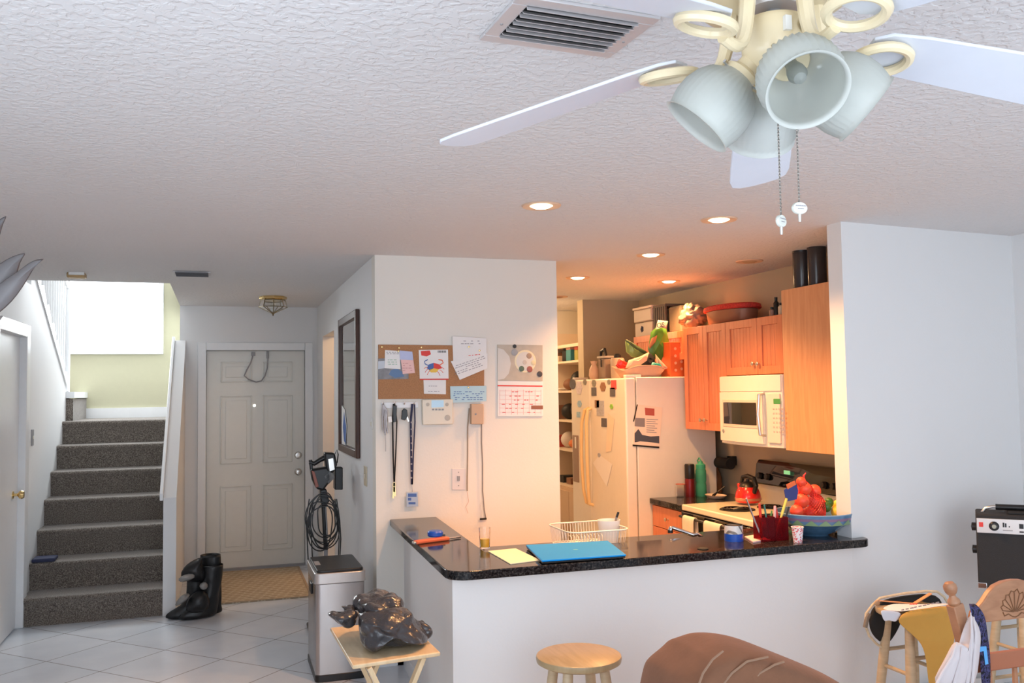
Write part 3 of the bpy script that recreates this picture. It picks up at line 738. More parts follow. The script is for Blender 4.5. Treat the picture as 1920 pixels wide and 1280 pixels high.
pens = [((1412, 968), (1399, 934), 'grey', (.35, .35, .38), 'thin grey pen leaning left in the pen organizer'), ((1426, 968), (1424, 944), 'red', (.75, .06, .03), 'red marker standing in left compartment of the pen organizer'),
        ((1436, 966), (1433, 946), 'teal', (.05, .22, .18), 'dark teal pen in left compartment of the pen organizer'), ((1446, 966), (1447, 957), 'green', (.10, .30, .08), 'short green topped pen in middle of the pen organizer'),
        ((1452, 968), (1453, 948), 'pink', (.80, .45, .42), 'pale pink capped pen in right compartment of the pen organizer'), ((1458, 968), (1454, 952), 'red', (.55, .04, .05), 'dark red pen behind the pink pen in the organizer'),
        ((1465, 968), (1475, 934), 'yellow', (.80, .62, .12), 'yellow highlighter leaning right in the pen organizer'), ((1474, 968), (1479, 950), 'black', (.02, .02, .02), 'black pen at right corner of the pen organizer')]
for i, (p0, p1, kk, col, lb) in enumerate(pens):
    yy = c_.y + (.012 if i % 2 else -.012)
    top = onY(p1[0], p1[1], yy); mid = onY(p0[0], p0[1], yy)
    d_ = (mid - top).normalized(); L_ = (top.z - (ZC + .006)) / max(.5, -d_.z); bot = top + d_ * L_
    lim = -.07 if i < 4 else .006
    bot.x = min(max(bot.x, c_.x + (-.07 if i < 4 else .008)), c_.x + (-.008 if i < 4 else .07))
    r_ = .0042 if kk not in ('yellow', 'pink', 'red') else .0062
    t = thing(kk + '_pen', lb, 'pen', bot)
    mm_ = mat(kk + '_pen_plastic', col, .35)
    MB().tube([bot + Vector((0, 0, .006)), bot.lerp(top, .62)], [r_ * .9, r_ * .9], 10).build('barrel', mm_, t)
    MB().tube([bot.lerp(top, .60), top], [r_ * 1.12, r_], 10).build('cap', mm_ if kk != 'grey' else m_nickel, t)

# paper cup
c_ = onbar(1496, 1016)
t = thing('paper_cup', 'small red and white patterned paper cup before the fruit bowl', 'cup', c_)
m_cup = mat('red_floral_cup', (.8, .8, .8), .5)
N, L = nd(m_cup); tc = N.new('ShaderNodeTexCoord'); vo = N.new('ShaderNodeTexVoronoi'); vo.inputs['Scale'].default_value = 130; L.new(tc.outputs['Object'], vo.inputs[0])
rr_ = ramp(m_cup, vo.outputs['Distance'], [(.35, (.72, .05, .08)), (.52, (.88, .84, .86))]); L.new(rr_.outputs[0], base(m_cup).inputs['Base Color'])
MB().lathe([(0, .003), (.0195, .003), (.0195, 0), (.021, 0), (.0285, .072), (.0275, .072), (.0195, .004)], c_, n=36, cap=False).build('cup_wall', m_cup, t)
MB().tube([c_ + Vector((.0287 * math.cos(a), .0287 * math.sin(a), .073)) for a in [2 * math.pi * i / 32 for i in range(32)]], .0018, 6, closed=True).build('rolled_rim', m_paper, t)

# fruit bowl
BO = onbar(1527, 1001)
RB = abs(onY(1590, 968, BO.y).x - onY(1468, 968, BO.y).x) / 2; HB = .112
t = thing('fruit_bowl', 'blue ceramic fruit bowl with green zigzag band on right end of bar', 'bowl', BO)
m_bowl = mat('blue_painted_ceramic', (.10, .22, .38), .25, coat=.4, noise=.25, nscale=40)
m_bowlband = mat('mauve_band', (.25, .16, .28), .3, coat=.4)
HB = .116
pf = [(0, .004), (.064, .0), (.069, .0), (.074, .007), (.105, .018), (.130, .04), (RB - .010, .07), (RB - .002, .10), (RB, HB), (RB - .005, HB), (RB - .016, .072), (.122, .045), (.095, .026), (0, .014)]
print('RB', RB)
MB().lathe(pf, BO, n=64, cap=False).build('bowl_body', m_bowl, t)
MB().lathe([(RB - .0115, .066), (RB - .007, .082), (RB - .0012, .1005)], BO + Vector((0, 0, .0)), n=64, cap=False).build('painted_band', m_bowlband, t)
m_ = MB(); nz_ = 18
def br_(z): return RB - .0115 + .0103 * (z - .066) / (.1005 - .066) + .0018
for i in range(nz_):
    a0 = 2 * math.pi * i / nz_; a1 = 2 * math.pi * (i + 1) / nz_; am = (a0 + a1) / 2
    def bp_(a, z): return BO + Vector((br_(z) * math.cos(a), br_(z) * math.sin(a), z))
    k_ = 6; vs = []; 
    for j in range(k_ + 1):
        a = a0 + (a1 - a0) * j / k_; top = .068 + .026 * (1 - abs(j - k_ / 2) / (k_ / 2)); vs += [bp_(a, .0665), bp_(a, top)]
    m_.add(vs, [(2 * j, 2 * j + 2, 2 * j + 3, 2 * j + 1) for j in range(k_)])
m_.build('zigzag', mat('green_zigzag', (.22, .36, .20), .3, coat=.4), t)
MB().tube([BO + Vector(((RB - .002) * math.cos(a), (RB - .002) * math.sin(a), HB)) for a in [2 * math.pi * i / 64 for i in range(64)]], .0035, 8, closed=True).build('rim', mat('blue_rim', (.20, .33, .48), .25, coat=.4), t)
# fruit: red net bag of oranges, limes, lemons
fr = [((1500, 958), .034, 'o'), ((1524, 962), .036, 'o'), ((1542, 958), .035, 'o'), ((1510, 938), .037, 'o'), ((1534, 940), .037, 'o'), ((1553, 948), .030, 'o'), ((1515, 916), .033, 'o'), ((1533, 920), .033, 'o'), ((1500, 926), .026, 'o'), ((1508, 903), .025, 'o')]
yl = BO.y
wh = ['nearest the rim at left', 'at the front centre above the rim', 'beside the limes', 'in the middle left of the net', 'in the middle of the net', 'against the limes higher up', 'near the top of the net', 'near the top right of the net', 'by the blue net tag', 'topmost in the net']
for i, ((x, y), r_, k_) in enumerate(fr):
    p = onY(x - 6, y, yl - .03 + .02 * (i % 3))
    t = thing('orange', 'red-orange fruit in the netted pile, ' + wh[i], 'orange', p - Vector((0, 0, r_)), 'netted oranges in the fruit bowl')
    MB().ball(p, r_, n=22, m=14).build('peel', m_orangef, t)
    MB().lathe([(0, 0), (.003, 0), (.002, .002), (0, .002)], p + Vector((0, -r_ * .5, r_ * .86)), n=8).build('stem_end', m_dkgreen, t)
t = thing('fruit_net', 'red plastic mesh net bag holding oranges in the blue bowl', 'net bag', BO + Vector((0, 0, .08)))
m_net = mat('red_net_cord', (.80, .03, .03), .4)
nt = MB()
def netp(a, h):
    # outline of the pile, narrowing upward to the knot
    prof = [(0, .083, 1517), (.04, .087, 1517), (.09, .075, 1519), (.13, .055, 1515), (.165, .035, 1509), (.19, .014, 1507)]
    for (h0, r0, c0), (h1, r1, c1) in zip(prof, prof[1:]):
        if h <= h1: f = (h - h0) / (h1 - h0); r = r0 + (r1 - r0) * f; cx = c0 + (c1 - c0) * f; break
    cc = onY(cx, 950, BO.y)
    return Vector((cc.x + r * 1.0 * math.cos(a), BO.y + r * .8 * math.sin(a), BO.z + .085 + h))
for s_ in (1, -1):
    for j in range(44):
        nt.tube([netp(2 * math.pi * j / 30 + s_ * i * .16, .19 * i / 14) for i in range(15)], .0011, 4, cap=False)
nt.build('mesh', m_net, t)
kn = netp(0, .189); nt = MB(); tp = onY(1507, 902, BO.y); 
nt.tube([Vector((tp.x, BO.y, BO.z + .272)), Vector((tp.x - .006, BO.y - .01, BO.z + .30)), Vector((tp.x + .004, BO.y - .015, BO.z + .315))], [.008, .005, .002], 8); nt.build('net_tail', m_net, t)
lb_ = [onY(x, y, BO.y - .075) for x, y in ((1470, 918), (1492, 905), (1497, 920), (1494, 936), (1474, 940))]
MB().prism(lb_, (0, .002, 0)).build('net_tag', mat('navy_tag', (.04, .05, .20), .4), t)
lb_ = [onY(x, y, BO.y - .077) for x, y in ((1474, 908), (1490, 901), (1493, 908), (1477, 917))]
MB().prism(lb_, (0, .002, 0)).build('tag_stripe', m_orange, t)
for (x, y), w_ in (((1545, 948), 0), ((1549, 940), 1)):
    p = onY(x + 5, y + 2, BO.y - .02 + .02 * w_)
    tt = thing('lime', ['dark green lime resting beside the orange net, lower one', 'dark green lime behind and above the other lime'][w_], 'lime', p - Vector((0, 0, .02)), 'limes in the fruit bowl')
    MB().ball(p, .024, 1, 1, 1.1, n=18).build('peel', m_dkgreen, tt)
for (x, y), w_ in (((1571, 962), 0), ((1574, 953), 1)):
    p = onY(x + 1, y - 2 - 3 * w_, BO.y - .03 + .05 * w_)
    tt = thing('lemon', ['yellow lemon at the right rim of the bowl, in front', 'orange tinted lemon at the right rim, behind the front lemon'][w_], 'lemon', p - Vector((0, 0, .03)), 'lemons in the fruit bowl')
    MB().ball(p, .034 + .002 * w_, 1.12, 1, 1, n=20).build('peel', m_yellowf, tt)
    MB().ball(p + Vector((.034, 0, 0)), .006, n=10, m=6).build('nipple', m_yellowf, tt)

# white charger cube with dark prongs
c_ = onbar(1606, 1003); m_ = MB()
t = thing('charger_plug', 'small white plug with dark prongs on right end of bar', 'plug', c_)
MB().box((c_.x - .018, c_.y - .016, ZC), (c_.x + .022, c_.y + .016, ZC + .026)).build('plug_body', m_white, t, bev=.004)
for dx in (-.006, .004, .012): MB().box((c_.x + dx - .002, c_.y - .002, ZC + .026), (c_.x + dx + .002, c_.y + .002, ZC + .046)).build('prong', m_brass, t)
c_ = onbar(1592, 1001)
tag(MB().box((c_.x - .012, c_.y - .012, ZC), (c_.x + .008, c_.y + .014, ZC + .024)).build('small_grey_block', m_grey, bev=.004), 'tiny grey block beside the white plug on the bar end', 'block')

# ---------------------------------------------------------------- dish rack behind the bar
KZ = .80
rk = [onZ(x, y, .90) for x, y in ((1008, 976), (1120, 975), (1185, 992), (1050, 994))]
rx0, rx1 = rk[0].x - .01, onZ(1184, 994, .90).x; ry0, ry1 = byi + .06, byi + .06 + .34
kc = MB(); kc.box((bxi + .03, byi - .06, KZ - .04 + 0), (3.70, byi + .50, KZ - .0)) 
t = thing('dish_rack', 'white coated wire dish rack on the kitchen counter behind the bar', 'dish rack', ((rx0 + rx1) / 2, (ry0 + ry1) / 2, KZ))
m_wire = mat('white_coated_wire', (.84, .78, .70), .3)
def rrect(x0, x1, y0, y1, r, z):
    return [Vector((x, y, z)) for x, y in arc(x0 + r, y0 + r, r, 180, 270, 5) + arc(x1 - r, y0 + r, r, 270, 360, 5) + arc(x1 - r, y1 - r, r, 0, 90, 5) + arc(x0 + r, y1 - r, r, 90, 180, 5)]
rzt = .905
MB().tube(rrect(rx0, rx1, ry0, ry1, .06, rzt), .0038, 8, closed=True).build('top_rim', m_wire, t)
MB().tube(rrect(rx0 + .015, rx1 - .015, ry0 + .015, ry1 - .015, .05, KZ + .012), .003, 8, closed=True).build('bottom_rim', m_wire, t)
for f in ('x', 'y'):
    n_ = 15 if f == 'x' else 12
    for i in range(n_):
        u_ = (i + .5) / n_
        if f == 'x': x = rx0 + .05 + (rx1 - rx0 - .1) * u_; path = [(x, ry0, rzt), (x, ry0 + .012, KZ + .012), (x, ry1 - .012, KZ + .012), (x, ry1, rzt)]
        else: y = ry0 + .05 + (ry1 - ry0 - .1) * u_; path = [(rx0, y, rzt), (rx0 + .012, y, KZ + .014), (rx1 - .012, y, KZ + .014), (rx1, y, rzt)]
        MB().tube(path, .0018, 6).build('wire', m_wire, t)
m_ = MB()
for i in range(10):
    x = rx0 + .05 + (rx1 - rx0 - .16) * i / 9; yy = ry0 + .11
    m_.tube([(x, yy, KZ + .014)] + [(x, yy + .022 - .022 * math.cos(a), KZ + .06 + .012 * math.sin(a)) for a in (0, .8, 1.57, 2.3, 3.14)] + [(x, yy + .044, KZ + .014)], .0018, 6)
m_.build('plate_loops', m_wire, t)
cx_, cy_ = onZ(1153, 990, .90).x, ry0 + .17
t = thing('utensil_cup', 'white plastic utensil cup standing inside the right end of dish rack', 'cup', (cx_, cy_, KZ + .018))
MB().lathe([(0, .0), (.042, .0), (.055, .115), (.052, .115), (.039, .004), (0, .004)], (cx_, cy_, KZ + .018), n=32, sx=1.1, cap=False).build('cup_wall', m_white, t)
t = thing('table_knife', 'dark handled knife lying in the white utensil cup', 'knife', (cx_ + .02, cy_, KZ + .12))
MB().bar((cx_ + .02, cy_, KZ + .06), (cx_ + .045, cy_, KZ + .145), .012, .004).build('blade', m_steel, t)
MB().bar((cx_ + .0445, cy_, KZ + .1435), (cx_ + .056, cy_, KZ + .17), .013, .009).build('handle', m_black, t, bev=.002)
# faucet at the sink behind the bar
fa = onY(1258, 990, byi + .14); fb = onY(1300, 1003, byi + .10)
t = thing('faucet', 'chrome sink faucet spout poking above the bar before the stove', 'faucet', (fb.x + .03, fb.y, KZ))
MB().tube([(fb.x + .05, fb.y, KZ + .01), (fb.x + .045, fb.y, fb.z - .01), fb + Vector((.02, 0, .004)), fb, fa + Vector((.01, 0, .002)), fa, fa + Vector((-.004, 0, -.012))], [.012, .012, .012, .0105, .010, .0125, .0125], 14).build('spout', m_chrome, t)
MB().lathe([(.025, 0), (.025, .01), (.016, .02)], (fb.x + .05, fb.y, KZ), n=24).build('base_flange', m_chrome, t)
MB().tube([fa + Vector((-.004, 0, -.008)), fa + Vector((-.004, 0, -.024))], .014, 14).build('aerator', m_black, t)
# ---------------------------------------------------------------- kitchen
KX = 3.35      # front plane of the wall cabinets
KW = 3.728     # kitchen wall
def kx(x, y, X=KX): return onX(x, y, X)
def cab_door(parent, x, y0, y1, z0, z1, beads=True, bead_px=None, knob=None, m=None):
    m = m or m_cab
    d = MB(); g = .002
    y0, y1 = min(y0, y1), max(y0, y1); st_ = min(.055, (y1 - y0) * .22)
    d.box((x - .02, y0 + g, z0 + g), (x, y0 + st_, z1 - g)); d.box((x - .02, y1 - st_, z0 + g), (x, y1 - g, z1 - g))
    d.box((x - .02, y0 + st_, z0 + g), (x, y1 - st_, z0 + st_)); d.box((x - .02, y0 + st_, z1 - st_), (x, y1 - st_, z1 - g))
    n_ = max(3, int((y1 - y0 - 2 * st_) / .035)); w_ = (y1 - y0 - 2 * st_) / n_
    for i in range(n_): d.box((x - .012, y0 + st_ + w_ * i + .0012, z0 + st_), (x - .001, y0 + st_ + w_ * (i + 1) - .0012, z1 - st_))
    dd = d.build('door', m, parent, bev=.0015)
    if knob: MB().lathe([(.006, 0), (.005, .012), (.013, .02), (.014, .026), (.008, .031), (0, .032)], (x - .02, knob[0], knob[1]), ax=(-1, 0, 0), n=16).build('knob', m_nickel, dd)
    return dd
ctz = 2.065; cbz = 1.305
ya_far = kx(1286, 650).y; ya_near = kx(1364, 600).y; yb_near = kx(1473, 650).y
ym = kx(1324, 700).y
# cabinet left of the microwave
t = thing('wall_cabinet', 'cherry wall cabinet with two doors between the fridge and the microwave', 'cabinet', ((KX + KW) / 2, (ya_far + ya_near) / 2, cbz), 'cherry wall cabinets')
MB().box((KX, ya_near + .002, cbz), (KW, ya_far - .002, ctz)).build('body', m_cab, t, bev=.002)
k1 = kx(1318, 787); k2 = kx(1330, 787)
cab_door(t, KX, ya_far, ym, cbz, ctz, knob=(ym + .03, k1.z)); cab_door(t, KX, ym, ya_near, cbz, ctz, knob=(ym - .03, k2.z))
# cabinet above the microwave
mz1 = kx(1410, 704, 3.30).z; mz0 = 1.235
yb_m = kx(1424, 640).y
t = thing('wall_cabinet', 'short cherry wall cabinet with beadboard doors right above the microwave', 'cabinet', ((KX + KW) / 2, (ya_near + yb_near) / 2, mz1 + .005), 'cherry wall cabinets')
MB().box((KX, yb_near + .004, mz1 + .004), (KW, ya_near - .002, ctz)).build('body', m_cab, t, bev=.002)
cab_door(t, KX, ya_near, yb_m, mz1 + .006, ctz, knob=(yb_m + .028, kx(1418, 682).z)); cab_door(t, KX, yb_m, yb_near, mz1 + .006, ctz, knob=(yb_m - .028, kx(1431, 682).z))
# tall end cabinet
EX = 3.29
ye_far = onX(1474, 700, EX).y; ez0 = onX(1510, 847, EX).z; ez1 = onX(1510, 537, EX).z
t = thing('wall_cabinet', 'taller smooth orange wood wall cabinet next to the white column', 'cabinet', ((EX + KW) / 2, ye_far - .25, ez0), 'cherry wall cabinets')
MB().box((EX, 3.95, ez0), (KW, ye_far, ez1)).build('body', m_cabside, t, bev=.002)
MB().box((EX - .018, 3.96, ez0 + .001), (EX, ye_far, ez1)).build('door', m_cabside, t, bev=.002)
# cabinet over the fridge, in shadow
FY0 = 6.10
t = thing('wall_cabinet', 'shadowed cherry wall cabinet over the top of the fridge', 'cabinet', ((KX + KW) / 2, 6.6, 1.88), 'cherry wall cabinets')
oy = kx(1188, 640).y
MB().box((KX + .02, ya_far + .004, 1.83), (KW, min(oy, 7.58), 2.055)).build('body', m_cab, t, bev=.002)
cab_door(t, KX + .02, ya_far + .01, (ya_far + oy) / 2, 1.83, 2.055); cab_door(t, KX + .02, (ya_far + oy) / 2, min(oy, 7.57), 1.83, 2.055)
# microwave
MX = 3.26
my0, my1 = ye_far + .005, onX(1352, 760, MX).y
t = thing('microwave', 'white over-the-range microwave with a dark window and curved handle', 'microwave', ((MX + KW) / 2, (my0 + my1) / 2, mz0))
m_ = MB(); n_ = 12
pts = []
for i in range(n_ + 1):
    u_ = i / n_; y = my1 + (my0 - my1) * u_; pts.append((MX - .035 * math.sin(math.pi * u_), y))
m_.prism([(KW - .0, my1, mz0)] + [(x, y, mz0) for x, y in pts] + [(KW - .0, my0, mz0)], (0, 0, mz1 - mz0)); m_.build('body', m_appl, t, bev=.004)
def curved(y0, y1, z0, z1, off, th, name, m, parent, n=10):
    mm_ = MB(); vs = []
    def X(y): u_ = (my1 - y) / (my1 - my0); return MX - .035 * math.sin(math.pi * u_) - off
    pf_ = [(X(y0 + (y1 - y0) * i / n), y0 + (y1 - y0) * i / n) for i in range(n + 1)]
    poly = [(x, y, z0) for x, y in pf_] + [(x + th, y, z0) for x, y in pf_[::-1]]
    return mm_.prism(poly, (0, 0, z1 - z0)).build(name, m, parent, bev=.002)
yh = onX(1446, 780, MX).y
vz = onX(1400, 735, MX).z
dr = curved(my1 - .008, yh + .03, mz0 + .02, vz, .014, .014, 'door', m_appl, t)
wy0, wy1 = onX(1364, 780, MX).y, onX(1430, 780, MX).y; wza, wzb = onX(1395, 795, MX).z, onX(1395, 754, MX).z
curved(wy0 + .02, wy1 - .02, wza - .02, wzb + .02, .017, .006, 'window_surround', mat('microwave_surround', (.74, .62, .52), .35), dr)
curved(wy0, wy1, wza, wzb, .019, .006, 'window', m_blackglass, dr)
curved(my1 - .003, my0 + .003, vz + .006, mz1 - .003, .008, .01, 'vent_panel', m_appl, t)
xx = MX - .06
hy = yh + .035
hz0, hz1 = onX(1443, 818, MX - .06).z, onX(1443, 738, MX - .06).z
MB().tube([(xx + .045, hy, hz1), (xx, hy, hz1 - .005), (xx - .012, hy, (hz0 + hz1) / 2), (xx, hy, hz0 + .005), (xx + .045, hy, hz0)], .010, 10).build('handle', m_nickel, dr)
cp = curved(yh - .0, my0 + .012, mz0 + .03, vz - .01, .012, .01, 'control_panel', mat('pale_panel', (.80, .68, .58), .4), t)
dy = onX(1461, 752, MX).y; dz = onX(1461, 752, MX).z
curved(dy + .028, dy - .028, dz - .016, dz + .016, .0145, .004, 'display', mat('green_display', (.02, .05, .01), .3, emit=(.2, .6, .1), es=.5), cp)
for r_ in range(6):
    for c_i in range(4):
        yy = dy + .036 - .024 * c_i; z_ = dz - .045 - .028 * r_
        curved(yy, yy - .014, z_ - .007, z_ + .005, .0135, .003, 'button', mat('grey_button', (.55, .46, .42), .5) if (r_ + c_i) == 0 else bpy.data.materials['grey_button'], cp, n=2)
MB().lathe([(0, 0), (.012, 0), (.011, .003), (0, .003)][::-1] if 0 else [(.012, 0), (.011, .003), (0, .003)], (MX - .027, onX(1363, 807, MX).y, onX(1363, 807, MX).z), ax=(-1, 0, 0), n=18).build('round_emblem', m_grey, dr)

# fridge
fx = 2.865; fw0 = FY0; fw1 = kx(1071, 750, fx).y; fz = 1.70
fs = kx(1107, 800, fx).y
t = thing('refrigerator', 'almond side-by-side fridge covered in magnets with its doors facing left', 'refrigerator', (3.2, 6.7, 0))
MB().box((fx + .091, fw0, .03), (3.62, fw1, fz)).build('body', m_appl, t, bev=.006)
d1 = MB().box((fx, fw0 - .002, .06), (fx + .085, fs - .003, fz - .004)).build('door', m_appl, t, bev=.012, seg=3)
d2 = MB().box((fx, fs + .003, .06), (fx + .085, fw1 + .002, fz - .004)).build('door', m_appl, t, bev=.012, seg=3)
for yy, d_ in ((fs - .03, d1), (fs + .03, d2)):
    za, zb = kx(1107, 765, fx).z, kx(1107, 945, fx).z
    s_ = 1 if yy > fs else -1
    MB().tube([(fx, yy, za), (fx - .035, yy, za - .015), (fx - .055, yy + s_ * .02, za - .12), (fx - .06, yy + s_ * .03, (za + zb) / 2), (fx - .05, yy + s_ * .02, zb + .12), (fx - .035, yy, zb + .015), (fx, yy, zb)], [.013, .013, .013, .013, .013, .013, .013], 10).build('handle', mat('yellowed_handle', (.80, .58, .30), .35), d_)
a = kx(1074, 815, fx); b = kx(1088, 905, fx)
MB().box((fx - .006, b.y + .02, b.z), (fx + .01, a.y - .005, a.z)).build('dispenser', mat('dispenser_recess', (.30, .22, .18), .5), d2, bev=.004)
MB().box((fx - .008, b.y + .06, a.z - .11), (fx - .004, a.y - .06, a.z - .015)).build('dispenser_panel', m_white, d2, bev=.002)
for p_, q_ in (((fx + .01, fw0 + .01), (fx + .14, fw0 + .05)), ((fx + .01, fw1 - .05), (fx + .14, fw1 - .01))):
    MB().box((p_[0], p_[1], fz - .004), (q_[0], q_[1], fz + .018)).build('hinge_cap', m_appl, t, bev=.004)
# magnets and papers on the doors (each a thing)
mg = [(1074, 720, 16, 'b', 'dark oval magnet at the top left corner of the fridge door'), (1086, 727, 22, 'pw', 'pale floral card at top of the left fridge door'), (1097, 716, 10, 'g', 'small grey magnet right of the floral card'),
      (1114, 718, 12, 'g', 'dark green cutout magnet at the top middle of fridge'), (1114, 734, 13, 'b', 'square grey photo magnet below the cutout magnet'), (1131, 725, 16, 'br', 'bottle shaped brown magnet near the top of right door'),
      (1142, 716, 9, 'g', 'small diamond magnet at the top of right door'), (1151, 721, 14, 'r', 'red postcard magnet at the right door corner'), (1149, 735, 14, 'b', 'grey photo magnet under the red postcard'),
      (1087, 757, 12, 'pb', 'pale blue square magnet on the left door, upper'), (1085, 777, 9, 'pb', 'pale blue square magnet on the left door, lower'), (1120, 757, 12, 'br', 'brown flower magnet above the hanging grey card'),
      (1126, 765, 24, 'gy', 'slanted grey card hanging on the right fridge door'), (1147, 762, 9, 'lg', 'lime green leaf magnet on the right fridge door'), (1133, 792, 14, 'b', 'dark square magnet low on the right fridge door'),
      (1124, 853, 8, 'gy', 'small round magnet holding the tilted white sheet')]
cm = {'b': (.10, .10, .12), 'pw': (.72, .66, .74), 'g': (.25, .25, .22), 'br': (.30, .15, .08), 'r': (.60, .08, .08), 'pb': (.35, .55, .72), 'gy': (.42, .44, .50), 'lg': (.25, .60, .08)}
cmm = {k_: mat('magnet_' + n_, v_, .45, noise=.4, nscale=60) for (k_, v_), n_ in zip(cm.items(), ['black', 'lilac', 'grey_green', 'brown', 'red', 'pale_blue', 'grey', 'lime'])}
for i, (x, y, s_, k_, lb) in enumerate(mg):
    a, b = kx(x - s_ * .36, y - s_ * .6, fx), kx(x + s_ * .36, y + s_ * .6, fx); cy_, cz_ = (a.y + b.y) / 2, (a.z + b.z) / 2; hw, hh = abs(a.y - b.y) / 2, abs(a.z - b.z) / 2
    hw = min(hw, .07); n_ = {'b': 4, 'g': 6}.get(k_, 4) + (2 if i % 4 == 1 else 0) if i not in (0, 15) else 12
    if n_ == 4: pts = [(fx - .0005, cy_ - hw, cz_ - hh), (fx - .0005, cy_ + hw, cz_ - hh), (fx - .0005, cy_ + hw * .95, cz_ + hh), (fx - .0005, cy_ - hw, cz_ + hh)]
    else: pts = [(fx - .0005, cy_ + hw * math.cos(2 * math.pi * j / n_), cz_ + hh * math.sin(2 * math.pi * j / n_)) for j in range(n_)]
    o = MB().prism(pts, (-.004, 0, 0)).build('fridge_magnet', cmm[k_], bev=.0008); tag(o, lb, 'magnet', 'magnets on the fridge doors')
sh = [kx(x, y, fx - .002) for x, y in ((1124, 853), (1148, 870), (1138, 912), (1112, 868))]
tag(MB().prism(sh, (-.0015, 0, 0)).build('paper_sheet', m_paper), 'tilted blank white sheet pinned low on the right fridge door', 'paper')
sh = [kx(x, y, fx - .002) for x, y in ((1140, 775), (1152, 785), (1146, 845), (1136, 848))]
tag(MB().prism(sh, (-.001, 0, 0)).build('paper_strip', mat('cream_paper', (.82, .70, .56), .7)), 'long cream paper strip on the right fridge door edge', 'paper')
# magazine page on the fridge side
FS = fw0
def onside(x, y, d=.002): return onY(x, y, FS - d)
pg = [onside(x, y) for x, y in ((1194, 758), (1241, 764), (1236, 840), (1186, 836))]
t = thing('magazine_page', 'printed page with pictures stuck on the almond side of the fridge', 'poster', tuple(pg[3]))
MB().prism(pg, (0, -.006, 0)).build('sheet', mat('cream_page', (.84, .70, .58), .6), t)
pfix = lambda pts, nm, m, d=.009: MB().prism([onY(x, y, FS - d) for x, y in pts], (0, -.0008, 0)).build(nm, m, t)
pfix(((1209, 764), (1227, 766), (1227, 779), (1210, 778)), 'red_picture', mat('dull_red_print', (.45, .10, .08), .6))
pfix(((1191, 783), (1209, 784), (1209, 800), (1190, 799)), 'grey_picture', mat('grey_print', (.25, .23, .24), .6))
pfix(((1190, 812), (1197, 804), (1204, 815), (1220, 818), (1236, 817), (1236, 831), (1215, 828), (1200, 827), (1190, 829)), 'figure_picture', mat('dark_blue_print', (.07, .08, .11), .6))
for i in range(7): pfix(((1212, 785 + i * 4), (1234 - (i * 5) % 9, 786 + i * 4), (1234 - (i * 5) % 9, 787.2 + i * 4), (1212, 786.2 + i * 4)), 'text_line', bpy.data.materials['grey_ink'])
pfix(((1186, 833), (1236, 837), (1236, 840), (1186, 836)), 'bottom_bar', m_black); pfix(((1194, 758), (1196, 758), (1189, 790), (1187, 790)), 'spine_mark', m_black)

# base cabinet and counter between the fridge and the stove
SX = 3.05
sy1 = kx(1283, 945, SX).y; sy0 = 4.60
t = thing('base_cabinet', 'cherry base cabinet with two drawers beside the almond fridge', 'cabinet', (3.4, (FY0 + sy1) / 2, 0))
MB().box((SX + .03, sy1 + .012, .1), (KW, FY0 - .014, KZ - .042)).build('body', m_cab, t, bev=.002)
MB().box((SX + .08, sy1 + .02, 0), (KW, FY0 - .02, .1)).build('plinth', m_cabdark, t)
z_ = KZ - .05
for i, h_ in enumerate((.155, .26, .26)):
    dd = MB().box((SX + .01, sy1 + .014, z_ - h_ + .004), (SX + .03, FY0 - .016, z_)).build('drawer', m_cab, t, bev=.003)
    MB().lathe([(.006, 0), (.005, .012), (.013, .02), (.014, .026), (.008, .031), (0, .032)], (SX + .01, (FY0 + sy1) / 2, z_ - h_ / 2), ax=(-1, 0, 0), n=16).build('knob', m_nickel, dd)
    z_ -= h_
tag(MB().box((SX - .01, sy1 + .008, KZ - .04), (KW, FY0 - .012, KZ)).build('kitchen_countertop', m_granite, bev=.004), 'black granite kitchen counter between fridge and stove', 'countertop')
# counters behind the bar (L around the corner)
m_ = MB(); m_.box((HX + .22, YF + .125, KZ - .045), (fx0, 4.56, KZ - .005)); m_.box((fx0, YF + .25, KZ - .045), (KW, 4.56, KZ - .005))
tag(m_.build('sink_countertop', m_granite, bev=.003), 'lower black granite counter with sink right behind the bar', 'countertop')
t = thing('base_cabinet', 'base cabinet run under the sink behind the half wall', 'cabinet', (2.4, 4.2, 0))
MB().box((HX + .22, YF + .26, .1), (KW, 4.50, KZ - .046)).build('body', m_cab, t)
MB().box((HX + .24, YF + .27, 0), (KW, 4.44, .1)).build('plinth', m_cabdark, t)

# stove
t = thing('stove', 'white coil-burner electric stove with black backguard on right kitchen wall', 'stove', (3.4, (sy1 + sy0) / 2, 0))
MB().box((SX, sy0, .05), (KW - .09, sy1, KZ - .03)).build('body', m_black, t, bev=.003)
MB().box((SX - .02, sy0 - .004, KZ - .03), (KW - .06, sy1 + .004, KZ + .012)).build('cooktop', mat('ivory_stove_enamel', (.86, .80, .62), .22, coat=.4), t, bev=.009, seg=3)
for dx, dy_, r_ in ((.17, .19, .082), (.17, .58, .10), (.43, .19, .10), (.43, .58, .082)):
    cx_, cy2 = SX + dx, sy0 + dy_
    b_ = MB().lathe([(r_ * .2, .0128), (r_ * .95, .013), (r_ * 1.12, .018), (r_ * 1.16, .013)], (cx_, cy2, KZ), n=36, cap=False).build('drip_pan', m_matteblack, t)
    sp = [(cx_ + (r_ * .12 + r_ * .8 * i / 90) * math.cos(i * .25), cy2 + (r_ * .12 + r_ * .8 * i / 90) * math.sin(i * .25), KZ + .022) for i in range(91)]
    MB().tube(sp, .0045, 6).build('coil', m_black, b_)
dr = MB().box((SX - .03, sy0 + .01, .22), (SX, sy1 - .01, KZ - .034)).build('oven_door', m_blackglass, t, bev=.004)
